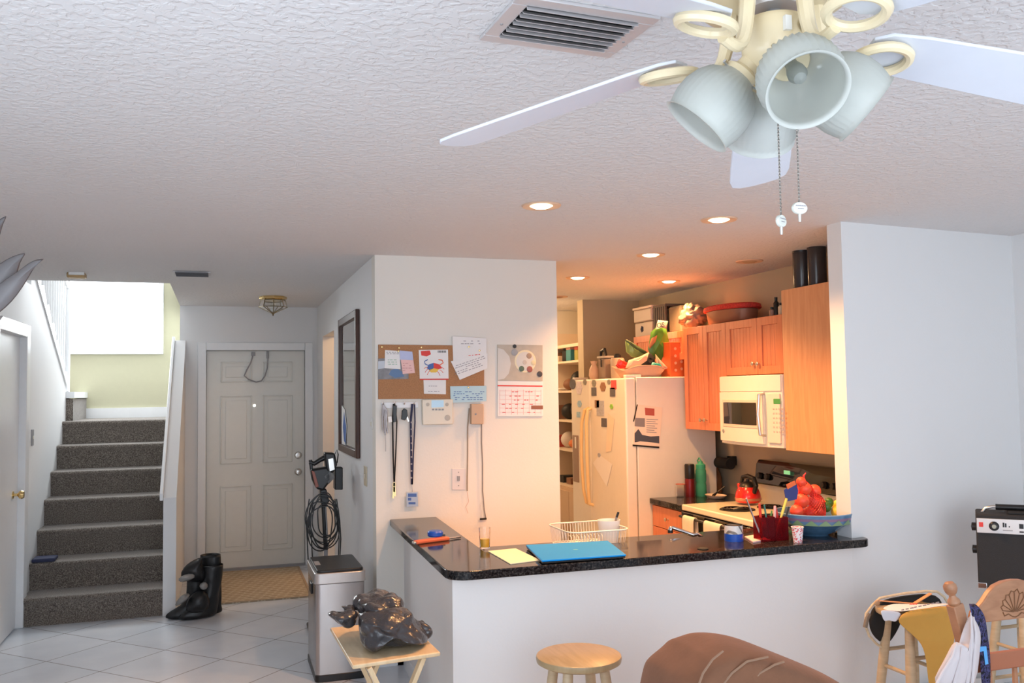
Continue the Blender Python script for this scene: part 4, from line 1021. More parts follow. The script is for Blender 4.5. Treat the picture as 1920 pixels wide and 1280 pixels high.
MB().tube([(SX - .03, sy0 + .06, KZ - .062), (SX - .07, sy0 + .06, KZ - .058), (SX - .07, sy1 - .06, KZ - .058), (SX - .03, sy1 - .06, KZ - .062)], .009, 10).build('handle', m_black, dr)
MB().box((SX - .02, sy0 + .01, .06), (SX, sy1 - .01, .21)).build('storage_drawer', m_black, t, bev=.003)
BX = 3.60
bz1 = .0 + onX(1480, 868, BX).z; bz0 = onX(1480, 916, BX).z; by1_ = onX(1415, 880, BX).y; by0_ = sy0 - .0
bg_ = MB().prism([(BX - .01, 0, bz0), (BX + .11, 0, bz0), (BX + .11, 0, bz1), (BX + .03, 0, bz1), (BX + .01, 0, bz1 - .03)], (0, by1_ - by0_, 0))
for p in bg_.v: p.y += by0_
bgo = bg_.build('backguard', m_blackglass, t, bev=.012, seg=3)
MB().box((BX + .02, sy0, KZ + .012), (BX + .11, sy1, bz0)).build('backguard_riser', bpy.data.materials['ivory_stove_enamel'], t)
for i, u_ in enumerate((.08, .18, .82, .92)):
    yy = by1_ + (by0_ - by1_) * u_; MB().lathe([(.024, 0), (.022, .012), (.018, .02), (0, .021)], (BX - .008, yy, bz0 + .06), ax=(-1, 0, .1), n=20).build('control_knob', m_black, bgo)
yy = onX(1478, 887, BX).y
MB().box((BX - .014, yy - .03, bz1 - .075), (BX - .006, yy + .03, bz1 - .05)).build('clock_display', mat('clock_green', (.1, .3, .1), .3, emit=(.4, .9, .4), es=.6), bgo)
# towels on the oven handle
def towel(yc, w_, drop, lb, x0):
    t = thing('dish_towel', lb, 'towel', (SX - .07, yc, KZ - .06 - drop))
    def fn(u, v):
        y = yc + (u - .5) * w_ * (1 - .12 * abs(v - .5)); s_ = (v - .5) * 2; k_ = abs(s_)
        x = SX - .07 + (.016 + .006 * k_) * (1 if s_ > 0 else -1) * min(1, k_ * 6) + .006 * math.sin(u * 14 + v * 3) * k_
        z = KZ - .046 - max(0, k_ - .1) * drop * (1 if s_ < 0 else .7)
        return (x - .006 * 0, y, z)
    MB().sheet(fn, 24, 30).build('towel_cloth', mat('cream_towel', (.82, .74, .60), .95, bump=.4, bscale=300, noise=.06) if 'cream_towel' not in bpy.data.materials else bpy.data.materials['cream_towel'], t, solid=.006, sub=1)
    return t
towel(onX(1291, 990, SX - .07).y - .02, .15, .26, 'cream dish towel over the oven handle nearest the fridge', 0)
towel(onX(1338, 992, SX - .07).y, .20, .24, 'cream dish towel with dark print over the middle of oven handle', 0)

# things on the counter and stove
def bottle(name, lb, cat, c, prof, m, capm=None, capprof=None, n=28, capname='cap'):
    t = thing(name, lb, cat, c)
    MB().lathe(prof, c, n=n).build('body', m, t)
    if capprof: MB().lathe(capprof, c, n=n).build(capname, capm, t)
    return t
c_ = onY(1294, 928, 6.035); c_.z = KZ
bottle('thermos', 'dark red and black thermos on the counter by the fridge', 'thermos', c_, [(0, 0), (.036, 0), (.037, .01), (.037, .13), (.035, .135)], mat('dark_red_metal', (.18, .015, .02), .3, .4), m_black, [(.0355, .135), (.037, .14), (.037, .235), (.033, .243), (0, .243)])
c_ = onY(1315, 924, 6.035); c_.z = KZ
t = bottle('water_bottle', 'tall translucent green water bottle next to the dark thermos', 'bottle', c_, [(0, 0), (.038, 0), (.04, .008), (.04, .08), (.036, .10), (.04, .12), (.04, .19), (.034, .205)], mat('green_translucent', (.10, .50, .32), .2, trans=.4, ior=1.2), mat('green_cap', (.05, .38, .22), .35), [(.036, .205), (.036, .235), (.02, .245), (.014, .262), (0, .262)])
MB().tube([c_ + Vector((0, .03, .235)), c_ + Vector((0, .045, .262)), c_ + Vector((0, .02, .285)), c_ + Vector((0, -.01, .262))], .005, 8).build('loop', bpy.data.materials['green_cap'], t)
c_ = onY(1276, 926, 6.04); c_.z = KZ
t = thing('drinking_glass', 'small clear glass with reddish rim on the counter by the fridge', 'glass', c_)
MB().lathe([(0, 0), (.03, 0), (.034, .095), (.031, .095), (.028, .006), (0, .006)], c_, n=28, cap=False).build('glass', m_glass, t)
MB().tube([c_ + Vector((.033 * math.cos(a), .033 * math.sin(a), .096)) for a in [2 * math.pi * i / 24 for i in range(24)]], .003, 6, closed=True).build('rim', mat('reddish_rim', (.6, .2, .15), .3), t)
c_ = onY(1342, 928, 5.86); c_.z = KZ
t = thing('serving_dish', 'low cream dish with a dark spoon on the back counter', 'dish', c_)
MB().lathe([(0, .004), (.06, .0), (.085, .012), (.10, .026), (.096, .026), (.07, .012), (0, .01)], c_, n=32, sx=.7).build('dish', mat('cream_ceramic', (.82, .68, .55), .3), t)
MB().tube([c_ + Vector((-.02, .0, .02)), c_ + Vector((.03, .02, .045)), c_ + Vector((.08, .0, .085))], [.012, .004, .005], 8).build('spoon', m_black, t)
c_ = onX(1354, 868, KW - .11)
t = thing('black_hanging_holder', 'black rounded holder on the wall beneath the corner cabinet', 'holder', (KW - .1, c_.y, c_.z - .03))
MB().tube([(KW - .09, c_.y + .09, c_.z), (KW - .09, c_.y - .09, c_.z)], .042, 24).build('body', m_matteblack, t)
MB().box((KW - .05, c_.y - .03, c_.z - .02), (KW, c_.y + .03, c_.z + .05)).build('wall_bracket', m_black, t, bev=.004)
c_ = onZ(1364, 922, KZ); c_ = Vector((min(c_.x, KW - .06), c_.y, KZ))
bottle('oil_bottle', 'amber cooking oil bottle on the counter behind the kettle', 'bottle', c_, [(0, 0), (.038, 0), (.04, .01), (.04, .11), (.03, .15), (.014, .18), (.014, .2)], mat('amber_oil', (.45, .20, .08), .15, trans=.5, ior=1.25), m_tan, [(.015, .2), (.016, .225), (0, .226)])
c_ = onZ(1388, 915, KZ); c_ = Vector((KW - .07, c_.y - .05, KZ))
bottle('black_canister', 'black topped canister standing against the wall behind the kettle', 'canister', c_, [(0, 0), (.035, 0), (.035, .12)], mat('grey_canister', (.2, .16, .15), .3), m_black, [(.036, .12), (.037, .22), (.03, .24), (0, .24)])
# kettle on the far rear burner
c_ = onZ(1403, 941, KZ + .027)
c_ = Vector((c_.x, c_.y, KZ + .027))
t = thing('kettle', 'glossy red kettle with black lid and handle on the stove', 'kettle', c_)
MB().lathe([(0, 0), (.075, 0), (.085, .008), (.088, .03), (.082, .065), (.068, .095), (.06, .105)], c_, n=40).build('pot', m_red, t)
MB().lathe([(.084, .012), (.0895, .018), (.0895, .03), (.086, .034)], c_, n=40, cap=False).build('base_band', mat('copper_band', (.62, .28, .18), .3, .5), t)
MB().lathe([(.06, .104), (.05, .125), (.03, .138), (.012, .142), (.012, .155), (0, .157)], c_, n=32).build('lid', m_black, t)
MB().tube([c_ + Vector((.0, -.075, .07)), c_ + Vector((0, -.10, .12)), c_ + Vector((0, -.075, .165)), c_ + Vector((0, .0, .178)), c_ + Vector((0, .06, .165)), c_ + Vector((0, .075, .125))], [.014, .016, .017, .016, .014, .012], 12).build('handle', m_black, t)
MB().tube([c_ + Vector((0, .06, .06)), c_ + Vector((0, .10, .09)), c_ + Vector((0, .115, .115))], [.022, .016, .012], 12).build('spout', m_red, t)
c_ = onX(1462, 922, BX - .05)
tag(MB().lathe([(0, .0), (.035, 0), (.038, .035), (.03, .045), (0, .045)], (KW - .17, 4.68, KZ + .013), n=24).build('salt_dish', m_white), 'white crock at the near back corner of the stove', 'dish')

# things on top of the fridge
def onft(x, y, X): return onX(x, y, X)
t = None
TZ = fz + .001
def top(x, X): p = onX(x, 709, X); return Vector((p.x, p.y, TZ))
# orange box leaning on the cabinet
a = onY(1256, 709, FS + .04); b = onY(1284, 709, FS + .04); z1 = onY(1270, 641, FS + .04).z
t = thing('snack_box', 'tall orange printed box on the fridge against the cabinet', 'box', ((a.x + b.x) / 2, FS + .09, TZ))
MB().box((a.x + .01, FS + .045, TZ), (b.x, FS + .20, z1)).build('carton', m_orange, t, bev=.002)
for i in range(4):
    zc_ = TZ + .05 + i * .055
    for j, xo in enumerate((.35, .75)):
        MB().lathe([(.011, 0), (.011, .001), (0, .001)], (a.x + .01 + (b.x - a.x) * xo, FS + .045, zc_ + .01 * j), ax=(0, -1, 0), n=14).build('printed_dot', bpy.data.materials.get('pale_orange_print') or mat('pale_orange_print', (.95, .50, .28), .5), t)
# tray basket with open paper bag
a = onY(1163, 706, FS + .1); b = onY(1249, 706, FS + .1); cx2 = (a.x + b.x) / 2; hw = (b.x - a.x) / 2
t = thing('paper_tray', 'crumpled kraft paper tray spilling over the fridge top', 'tray', (cx2, FS + .17, TZ))
m_kraft = mat('kraft_paper', (.66, .42, .30), .8, bump=.4, bscale=40)
m_ = MB()
def tr(u, v):
    a_ = u * 2 * math.pi; f = .72 + .28 * v
    wob = 1 + .05 * math.sin(a_ * 5 + 1) * v
    x = cx2 + hw * f * math.copysign(abs(math.cos(a_)) ** .6, math.cos(a_)) * wob; y = FS + .17 + .14 * f * math.copysign(abs(math.sin(a_)) ** .6, math.sin(a_)) * wob
    return (x, y, TZ + .002 + (.07 + .018 * math.sin(a_ * 3)) * v)
m_.sheet(tr, 48, 6); m_.lathe([(0, .003), (hw * .70, .003)], (cx2, FS + .17, TZ), n=32, sx=1, sy=.4, cap=False)
m_.build('tray_wall', m_kraft, t, solid=.003)
def leaf(name, pts, m, th=.004, y=FS + .12, parent=None, lab=None, cat=None, dy=0, amp=.012):
    P = [onY(x, yy, y) for x, yy in pts]; c = sum(P, Vector()) / len(P)
    mb_ = MB(); n = len(P); vs = [c + Vector((0, -amp, 0))]; mid = [c.lerp(p, .55) + Vector((0, -amp * (.8 if i % 2 else -.2), 0)) for i, p in enumerate(P)]; edge = [p + Vector((0, amp * (1 if i % 2 else -.6), 0)) for i, p in enumerate(P)]
    vs += mid + edge
    fs = [(0, 1 + i, 1 + (i + 1) % n) for i in range(n)] + [(1 + i, 1 + n + i, 1 + n + (i + 1) % n, 1 + (i + 1) % n) for i in range(n)]
    mb_.add(vs, fs)
    return mb_.build(name, m, parent, solid=th, bev=.003, ang=25)
leaf('paper_flap', ((1172, 690), (1180, 675), (1200, 668), (1218, 660), (1212, 676), (1196, 688)), mat('pale_kraft', (.80, .60, .42), .7), .004, FS + .10, t)
leaf('paper_flap', ((1228, 664), (1240, 676), (1252, 690), (1243, 694), (1230, 684)), m_kraft, .004, FS + .10, t)
o = leaf('dark_bottle_bag', ((1200, 688), (1206, 672), (1218, 662), (1228, 670), (1226, 684), (1232, 694), (1216, 696)), m_matteblack, .02, FS + .14, None); tag(o, 'dark crumpled bag inside the kraft tray on the fridge', 'bag')
o = leaf('teal_packet', ((1218, 690), (1224, 679), (1236, 682), (1244, 690), (1236, 694)), m_teal, .012, FS + .09, None); tag(o, 'dark teal packet inside the kraft tray on the fridge', 'packet')
# chip bags
t = thing('chip_bag', 'upright green and brown snack bag standing in the tray on the fridge', 'bag', tuple(onY(1235, 685, FS + .16)))
leaf('bag_body', ((1214, 655), (1222, 622), (1236, 608), (1250, 614), (1253, 640), (1247, 660), (1238, 678), (1222, 668)), m_green, .010, FS + .16, t, amp=.014)
leaf('bag_window', ((1216, 648), (1222, 634), (1232, 628), (1230, 640), (1218, 654)), mat('brown_print', (.35, .16, .08), .5), .003, FS + .140, t, amp=.004)
leaf('bag_top', ((1228, 618), (1234, 600), (1252, 602), (1250, 616), (1240, 614)), mat('pale_foil', (.40, .42, .38), .35), .005, FS + .13, t, amp=.005)
def text(body, name, size, loc, rot, m, parent=None, ext=.0006):
    cu = bpy.data.curves.new(name, 'FONT'); cu.body = body; cu.size = size; cu.extrude = ext; cu.align_x = 'CENTER'; cu.align_y = 'CENTER'
    cu.resolution_u = 3
    o = bpy.data.objects.new(name, cu); C.objects.link(o); cu.materials.append(m)
    C.objects.unlink(o); dg = bpy.data.meshes.new_from_object(o); o = bpy.data.objects.new(name, dg); C.objects.link(o)
    o.parent = parent; o.location = Vector(loc) - (parent_origin(parent) if parent else Vector()); o.rotation_euler = rot
    return o
p = onY(1238, 610, FS + .118); text('OS', 'bag_lettering', .055, (p.x, FS + .112, p.z), (math.pi / 2, math.radians(-8), 0), m_navy, t)
t = thing('chip_bag', 'flattened dark green snack bag lying left in the tray', 'bag', tuple(onY(1190, 675, FS + .2)))
leaf('bag_body', ((1172, 640), (1178, 638), (1196, 650), (1210, 664), (1196, 672), (1184, 668), (1174, 660)), mat('dull_green_foil', (.20, .32, .10), .4), .014, FS + .22, t, amp=.010)
leaf('bag_seam', ((1171, 638), (1176, 636), (1198, 650), (1214, 660), (1208, 664), (1192, 654)), mat('dark_green_foil', (.05, .09, .03), .5), .004, FS + .2, t, amp=.004)
# red packet, bread bag, clip jar
o = leaf('red_packet', ((1154, 684), (1162, 672), (1174, 680), (1178, 690), (1160, 691)), m_redp, .02, FS + .16, None); tag(o, 'small glossy red packet beside the kraft tray on the fridge', 'packet')
c_ = onY(1138, 709, FS + .5); 
gx = onX(1126, 709, fx + .14); 
t = thing('storage_jar', 'grey square storage jar with black clip lid on the fridge', 'jar', (gx.x + .04, gx.y, TZ))
hj = onX(1126, 672, fx + .14).z - TZ
MB().box((gx.x, gx.y - .09, TZ), (gx.x + .12, gx.y + .05, TZ + hj)).build('jar_body', mat('smoky_jar', (.42, .32, .26), .2, trans=.3, ior=1.2), t, bev=.012, seg=3)
MB().box((gx.x - .006, gx.y - .10, TZ + hj), (gx.x + .126, gx.y + .06, TZ + hj + .02)).build('lid', mat('grey_lid', (.45, .40, .37), .4), t, bev=.006)
MB().box((gx.x - .012, gx.y - .04, TZ + hj - .07), (gx.x - .004, gx.y - .03, TZ + hj)).build('clip', m_black, t)
MB().tube([(gx.x + .02, gx.y + .03, TZ + hj + .02), (gx.x + .02, gx.y + .02, TZ + hj + .06), (gx.x + .02, gx.y - .05, TZ + hj + .075), (gx.x + .02, gx.y - .08, TZ + hj + .025)], [.01, .014, .014, .01], 8).build('handle', m_black, t)
gx = onX(1146, 709, fx + .16)
t = thing('black_clamp', 'black lidded grey tub right of the clip jar on the fridge', 'tub', (gx.x + .04, gx.y, TZ))
MB().lathe([(0, 0), (.05, 0), (.055, .01), (.058, .15), (.05, .165), (0, .168)], (gx.x + .05, gx.y - .02, TZ), n=28).build('tub_body', mat('grey_tub', (.40, .33, .28), .45), t)
MB().lathe([(.03, .167), (.028, .19), (.015, .2), (0, .2)], (gx.x + .05, gx.y - .02, TZ), n=20).build('knob_lid', m_black, t)
gx = onX(1108, 709, fx + .1)
o = MB().lathe([(0, 0), (.035, 0), (.045, .03), (.04, .08), (.02, .12), (.03, .15), (.0, .155)], (gx.x + .03, gx.y, TZ), n=14).build('bread_bag', mat('cream_bag', (.75, .52, .38), .5, bump=.6, bscale=30), origin=(gx.x + .03, gx.y, TZ)); tag(o, 'small tied cream food bag at the left end of the fridge top', 'bag')

# things on top of the wall cabinets
CT = ctz + .001
def oncab(x, X=KX + .12): p = onX(x, 600, X); return Vector((p.x, p.y, CT))
def topz(x, y, X): return onX(x, y, X).z
m_bin = mat('pale_storage_plastic', (.60, .52, .44), .4)
Xc = KX + .10
y0_, y1_ = onX(1190, 600, Xc).y, onX(1224, 600, Xc).y
y0_ = min(y0_, 7.5)
OT = 2.056
t = thing('storage_bin', 'pale lower storage bin with blue spot above the fridge cabinet', 'bin', (Xc + .1, (y0_ + y1_) / 2, OT))
MB().box((Xc, y1_ + .01, OT), (Xc + .24, y0_, OT + .13)).build('bin_body', m_bin, t, bev=.01)
MB().lathe([(.03, 0), (.03, .002), (0, .002)], (Xc, (y0_ + y1_) / 2 + .03, OT + .07), ax=(-1, 0, 0), n=5).build('blue_spot', m_navy, t)
t = thing('storage_bin', 'pale upper storage bin stacked on the lower one above the fridge', 'bin', (Xc + .1, (y0_ + y1_) / 2, OT + .131))
MB().box((Xc - .01, y1_ + .01, OT + .131), (Xc + .24, y0_, OT + .24)).build('bin_body', m_bin, t, bev=.01)
MB().box((Xc - .018, y1_, OT + .24), (Xc + .25, y0_ + .01, OT + .262)).build('lid', bpy.data.materials['cream_ceramic'], t, bev=.006)
ya, yb_ = y1_ - .01, onX(1248, 600, Xc).y
t = thing('dark_crate', 'dark slatted crate right of the pale bins above the fridge', 'crate', (Xc + .1, (ya + yb_) / 2, OT))
m_crate = mat('dark_crate_plastic', (.10, .08, .07), .6)
m_ = MB(); m_.box((Xc, yb_, OT), (Xc + .2, ya, OT + .02))
for i in range(6):
    yy = yb_ + (ya - yb_) * (i + .1) / 6; m_.box((Xc, yy, OT + .02), (Xc + .012, yy + (ya - yb_) / 9, OT + .23))
m_.box((Xc, yb_, OT + .23), (Xc + .2, ya, OT + .25)); m_.box((Xc + .19, yb_, OT + .02), (Xc + .2, ya, OT + .23)); m_.build('crate_body', m_crate, t)
ya, yb_ = yb_ - .01, onX(1272, 600, Xc).y
t = tag(MB().box((Xc + .02, yb_, OT), (Xc + .2, ya, OT + .22)).build('paper_sack', mat('olive_sack', (.20, .17, .12), .8, bump=.5, bscale=30), bev=.02, seg=3), 'dull olive sack between the crate and the clear bag', 'bag')
c_ = oncab(1298); 
t = tag(MB().ball(c_ + Vector((.02, .02, .10)), .11, .9, 1.15, .92, n=28, m=18).build('clear_plastic_bag', mat('cloudy_plastic_bag', (.22, .17, .14), .4, trans=.15, bump=1, bscale=22), sub=1), 'cloudy plastic bag standing on the left end of the cabinets', 'bag')
txb = bpy.data.textures.new('bag_crumple', 'CLOUDS'); txb.noise_scale = .07; txb.noise_type = 'HARD_NOISE'; dmb = t.modifiers.new('crumple', 'DISPLACE'); dmb.texture = txb; dmb.strength = .06; dmb.mid_level = .4
c_ = (oncab(1325) + oncab(1405)) / 2; r_ = abs(oncab(1325).y - oncab(1405).y) / 2
t = thing('lidded_basket', 'wide pan with a red patterned lid on top of the cabinets', 'basket', (c_.x + .04, c_.y, CT))
m_redpat = mat('red_speckled_cloth', (.55, .04, .03), .7, noise=.8, nscale=90)
MB().lathe([(0, 0), (.12, 0), (.135, .02), (.145, .095), (.14, .10), (0, .10)], (c_.x + .04, c_.y, CT), n=40, sy=r_ / .16).build('pan_body', mat('dull_copper_pan', (.32, .15, .09), .4, .2), t)
MB().lathe([(.155, .098), (.16, .105), (.155, .13), (.14, .138), (0, .142)], (c_.x + .04, c_.y, CT), n=40, sy=r_ / .155).build('patterned_lid', m_redpat, t)
for i, (x, h_, cl, lb) in enumerate(((1448, .065, (.30, .18, .14), 'small brown jar on the cabinets, left of the two little bottles'), (1456, .13, (.015, .015, .015), 'tall black spray bottle on the cabinets above the microwave'), (1465, .085, (.80, .66, .45), 'small cream labelled bottle beside the tall end cabinet'))):
    c_ = oncab(x, KX + .08 + .02 * (i % 2)); c_.y = max(c_.y, ye_far + .03)
    t = thing('small_bottle', lb, 'bottle', c_)
    MB().lathe([(0, 0), (.017, 0), (.018, .006), (.018, h_ * .7), (.009, h_ * .8)], c_, n=18).build('body', mat('bottle_' + ['brown', 'black', 'cream'][i], cl, .4), t)
    MB().lathe([(.010, h_ * .8), (.011, h_), (0, h_)], c_, n=14).build('cap', m_black, t)
for i, (x, yb2, yt) in enumerate(((1508, 530, 465), (1531, 525, 455))):
    X_ = EX + .10; c_ = onX(x - (3 if i == 0 else -2), 530, X_); c_ = Vector((X_, c_.y, ez1 + .001)); h_ = onX(x, yt, X_).z - ez1; r_ = .054
    t = thing('dark_canister', ['tall smoky canister on the end cabinet, farther from the column', 'tall smoky canister on the end cabinet, partly behind the column'][i], 'canister', c_, 'smoky canisters on the end cabinet')
    MB().lathe([(0, 0), (r_, 0), (r_ + .002, .006), (r_ + .002, h_ * .9)], c_, n=32).build('body', mat('smoky_plastic', (.06, .05, .05), .15, trans=.2) if i == 0 else bpy.data.materials['smoky_plastic'], t)
    MB().lathe([(r_ + .002, h_ * .9), (r_ + .004, h_ * .92), (r_ + .003, h_), (0, h_)], c_, n=32).build('lid', m_black, t)

# pantry shelves beyond the kitchen
PX = 3.22
sh_px = [(1058, 677, 'upper'), (1058, 732, ''), (1058, 787, ''), (1058, 841, ''), (1058, 907, '')]
t = thing('pantry_shelving', 'cream pantry shelving unit seen through the passage by the fridge', 'shelving', (PX + .2, 8.2, 0))
m_shelf = mat('cream_shelf', (.82, .68, .52), .5)
MB().box((PX + .38, 7.74, 0), (PX + .40, 8.72, 2.2)).build('back_panel', m_shelf, t)
zs = []
for x, y, _ in sh_px:
    z_ = onX(x, y, PX).z; zs.append(z_)
    MB().box((PX, 7.74, z_ - .02), (PX + .38, 8.72, z_)).build('shelf', m_shelf, t)
MB().box((PX, 7.74, 2.03), (PX + .38, 8.72, 2.06)).build('shelf', m_shelf, t)
MB().box((PX, 8.72, 0), (PX + .40, 8.738, 2.2)).build('side_panel', m_shelf, t)
MB().box((PX - .02, 7.78, .08), (PX + .38, 8.71, zs[4] - .022)).build('base_body', mat('pale_wood', (.66, .48, .32), .5), t)
for k_ in range(3):
    MB().box((PX - .038, 7.80 + k_ * .30, .10), (PX - .02, 8.09 + k_ * .30, zs[4] - .05)).build('door', bpy.data.materials['pale_wood'], t, bev=.004)
def pick(a): return a[random.randrange(len(a))]
colsP = {'black': (.02, .02, .02), 'red': (.45, .06, .04), 'cream': (.7, .55, .4), 'teal': (.05, .25, .30), 'olive': (.35, .32, .08), 'white': (.75, .7, .65), 'orange': (.7, .22, .08), 'brown': (.25, .12, .07), 'pink': (.7, .35, .28)}
pm = {k_: mat('pantry_' + k_, v_, .5) for k_, v_ in colsP.items()}
items = [
 (0, 7.80, .10, .05, 'white', 'box'), (0, 7.96, .09, .10, 'olive', 'box'), (0, 8.15, .12, .11, 'teal', 'box'), (0, 8.32, .10, .13, 'black', 'jar'), (0, 8.48, .12, .06, 'cream', 'box'),
 (1, 7.79, .07, .16, 'red', 'box'), (1, 7.90, .05, .14, 'cream', 'box'), (1, 7.98, .06, .10, 'red', 'jar'), (1, 8.10, .12, .19, 'black', 'round'), (1, 8.30, .12, .12, 'brown', 'round'), (1, 8.48, .1, .03, 'white', 'round'),
 (2, 7.82, .045, .10, 'white', 'jar'), (2, 7.91, .04, .07, 'cream', 'jar'), (2, 8.08, .16, .20, 'black', 'round'), (2, 8.36, .12, .16, 'black', 'round'),
 (3, 7.80, .09, .20, 'black', 'box'), (3, 7.96, .12, .14, 'brown', 'round'), (3, 8.18, .12, .10, 'orange', 'round'), (3, 8.40, .10, .16, 'white', 'round'),
 (0, 7.965, .085, .06, 'red', 'stack'), (0, 8.16, .11, .05, 'pink', 'stack'), (0, 8.62, .08, .10, 'brown', 'box'), (1, 7.795, .15, .05, 'white', 'stack'), (3, 8.56, .1, .12, 'red', 'box'), (2, 8.55, .12, .14, 'brown', 'box'), (4, 7.80, .10, .05, 'white', 'box'), (4, 7.98, .14, .03, 'orange', 'box'), (4, 8.2, .12, .06, 'brown', 'box'), (4, 8.4, .1, .07, 'black', 'box')]
lv = ['topmost', 'second', 'third', 'fourth', 'lowest']
seen = {}
for s_, y, w_, h_, cl, k_ in items:
    z_ = zs[s_] + .001; key = (s_, cl, k_); seen[(s_, cl, 'box' if k_ == 'stack' else k_)] = seen.get((s_, cl, 'box' if k_ == 'stack' else k_), 0) + 1; key = (s_, cl, 'box' if k_ == 'stack' else k_)
    top_z = {(0, 7.965): .101, (0, 8.16): .111, (1, 7.795): .161}.get((s_, y), 0)
    if k_ == 'stack': z_ += top_z; k_ = 'box'
    od = ['nearer', 'farther', 'farthest'][min(2, seen[key] - 1)]
    nm = {'box': 'pantry_box', 'jar': 'pantry_jar', 'round': 'pantry_bundle'}[k_]; wd = {'box': 'box', 'jar': 'jar', 'round': 'rounded bag'}[k_]
    lb = f'{cl} {wd} on the {lv[s_]} pantry shelf, {od} of its kind'
    x0 = PX + .03
    if k_ == 'box': o = MB().box((x0, y, z_), (x0 + .18, y + w_, z_ + h_)).build(nm, pm[cl], bev=.004)
    elif k_ == 'jar': o = MB().lathe([(0, 0), (w_ * .45, 0), (w_ * .48, .01), (w_ * .48, h_ * .8), (w_ * .36, h_ * .86), (w_ * .38, h_), (0, h_)], (x0 + w_ * .5, y + w_ * .5, z_), n=18).build(nm, pm[cl])
    else: o = MB().ball((x0 + .09, y + w_ * .5, z_ + h_ * .5), h_ * .5, .09 / (h_ * .5), w_ * .5 / (h_ * .5), 1, n=16, m=10).build(nm, pm[cl])
    tag(o, lb, wd.split()[-1], 'things on the pantry shelves')
# ---------------------------------------------------------------- pinboard wall
def onp(x, y, d=0): return onY(x, y, YP - d)
def pslab(px, d, th, name, m, parent=None, **k):
    return MB().prism([onp(x, y, d) for x, y in px], (0, -th, 0)).build(name, m, parent, **k)
def scribble(parent, x0, y0, x1, y1, rows, d, m, sl=0, fill=.8, h=1.2, name='handwriting'):
    mm_ = MB()
    for r_ in range(rows):
        y = y0 + (y1 - y0) * (r_ + .5) / rows; x = x0 + random.uniform(0, 3)
        while x < x1 - 3:
            l_ = random.uniform(2.5, 6)
            if random.random() < fill:
                yy = y + sl * (x - x0)
                mm_.prism([onp(x, yy, d), onp(min(x + l_, x1), yy + sl * l_, d), onp(min(x + l_, x1), yy + h + sl * l_, d), onp(x, yy + h, d)], (0, -.0004, 0))
            x += l_ + random.uniform(1, 2.5)
    return mm_.build(name, m, parent)
t = thing('cork_board', 'brown cork pinboard on the wall above the black bar', 'pinboard', tuple(onp(777, 748)))
pslab(((709, 646), (848, 646), (907, 694), (907, 747), (709, 748)) if 0 else ((709, 646), (907, 648), (907, 747), (709, 748)), 0, .010, 'cork_panel', m_cork, t, bev=.001)
m_pin = m_brass
def pin(x, y, d, parent):
    MB().lathe([(.006, 0), (.0035, .004), (.005, .010), (0, .011)], onp(x, y, d), ax=(0, -1, 0), n=12).build('push_pin', m_pin, parent)
for x, y in ((716, 650), (748, 652), (790, 651)): pin(x, y, .010, t)
def note(name, px, d, lab, m=m_paper, cat='note', pinned=None, th=.0012):
    tt = thing(name, lab, cat, tuple(onp(*px[0], d)))
    pslab(px, d, th, 'sheet', m, tt)
    if pinned: pin(pinned[0], pinned[1], d + th, tt)
    return tt
m_photo = mat('dark_photo_print', (.20, .19, .20), .35, noise=.7, nscale=22)
tt = note('photograph', ((709, 672), (765, 670), (766, 710), (709, 711)), .0105, 'dark car photograph at left of the cork board under two notes', m_photo, 'photo')
pslab(((729, 702), (733, 694), (744, 690), (754, 697), (758, 706), (740, 708)), .0120, .0006, 'car_picture', mat('blue_car_print', (.08, .16, .32), .35), tt)
pslab(((709, 677), (721, 676), (721, 690), (709, 692)), .0120, .0006, 'sky_picture', mat('pale_sky_print', (.5, .54, .6), .35), tt)
tt = note('note', ((722, 656), (749, 658), (751, 692), (721, 690)), .0130, 'white handwritten note overlapping the car photograph', pinned=(747, 658))
scribble(tt, 724, 658, 748, 664, 2, .0144, m_ink); scribble(tt, 725, 672, 747, 684, 3, .0144, mat('green_ink', (.3, .5, .35), .7))
tt = note('greeting_card', ((749, 657), (773, 659), (778, 699), (755, 701)), .0150, 'pink card with a pale blue top beside the white note', m_paperP, 'card')
pslab(((749, 657), (773, 659), (775, 675), (750, 674)), .0164, .0005, 'blue_top', mat('lilac_paper', (.50, .55, .78), .6), tt)
scribble(tt, 753, 678, 773, 696, 4, .0164, mat('dull_pink_ink', (.62, .30, .30), .7))
# crab calendar card
tt = note('crab_card', ((785, 656), (840, 655), (841, 710), (787, 711)), .0110, 'white card with a multicoloured crab picture on the cork board', m_paper, 'card')
pslab(((787, 710), (841, 709.5), (841, 711.5), (787, 712)), .0126, .0006, 'red_edge', m_inkr, tt)
pslab(((789, 658), (806, 657), (808, 664), (800, 668), (790, 666)), .0124, .0005, 'red_lettering', m_inkr, tt)
for x in range(821, 836, 2): pslab(((x, 657), (x + 1.2, 657), (x + 1.2, 661), (x, 661)), .0124, .0004, 'barcode_bar', m_black, tt)
cr = MB()
def blob(pts, m, nm, d=.0126): pslab(pts, d, .0005, nm, m, tt)
blob(((800, 690), (804, 683), (813, 680), (813, 690), (806, 694)), m_inkb, 'crab_shell'); blob(((813, 680), (824, 683), (829, 690), (822, 692), (813, 690)), m_inkr, 'crab_shell')
blob(((804, 693), (813, 690), (823, 692), (818, 698), (808, 698)), mat('yellow_print', (.85, .55, .08), .5), 'crab_belly')
def stroke(pts, m, nm, w=.0016):
    MB().tube([onp(x, y, .0128) for x, y in pts], w, 5).build(nm, m, tt)
stroke(((803, 685), (797, 682), (796, 677), (802, 674)), m_inkb, 'crab_claw', .003); stroke(((825, 684), (831, 680), (829, 675), (822, 674)), m_orange, 'crab_claw', .003)
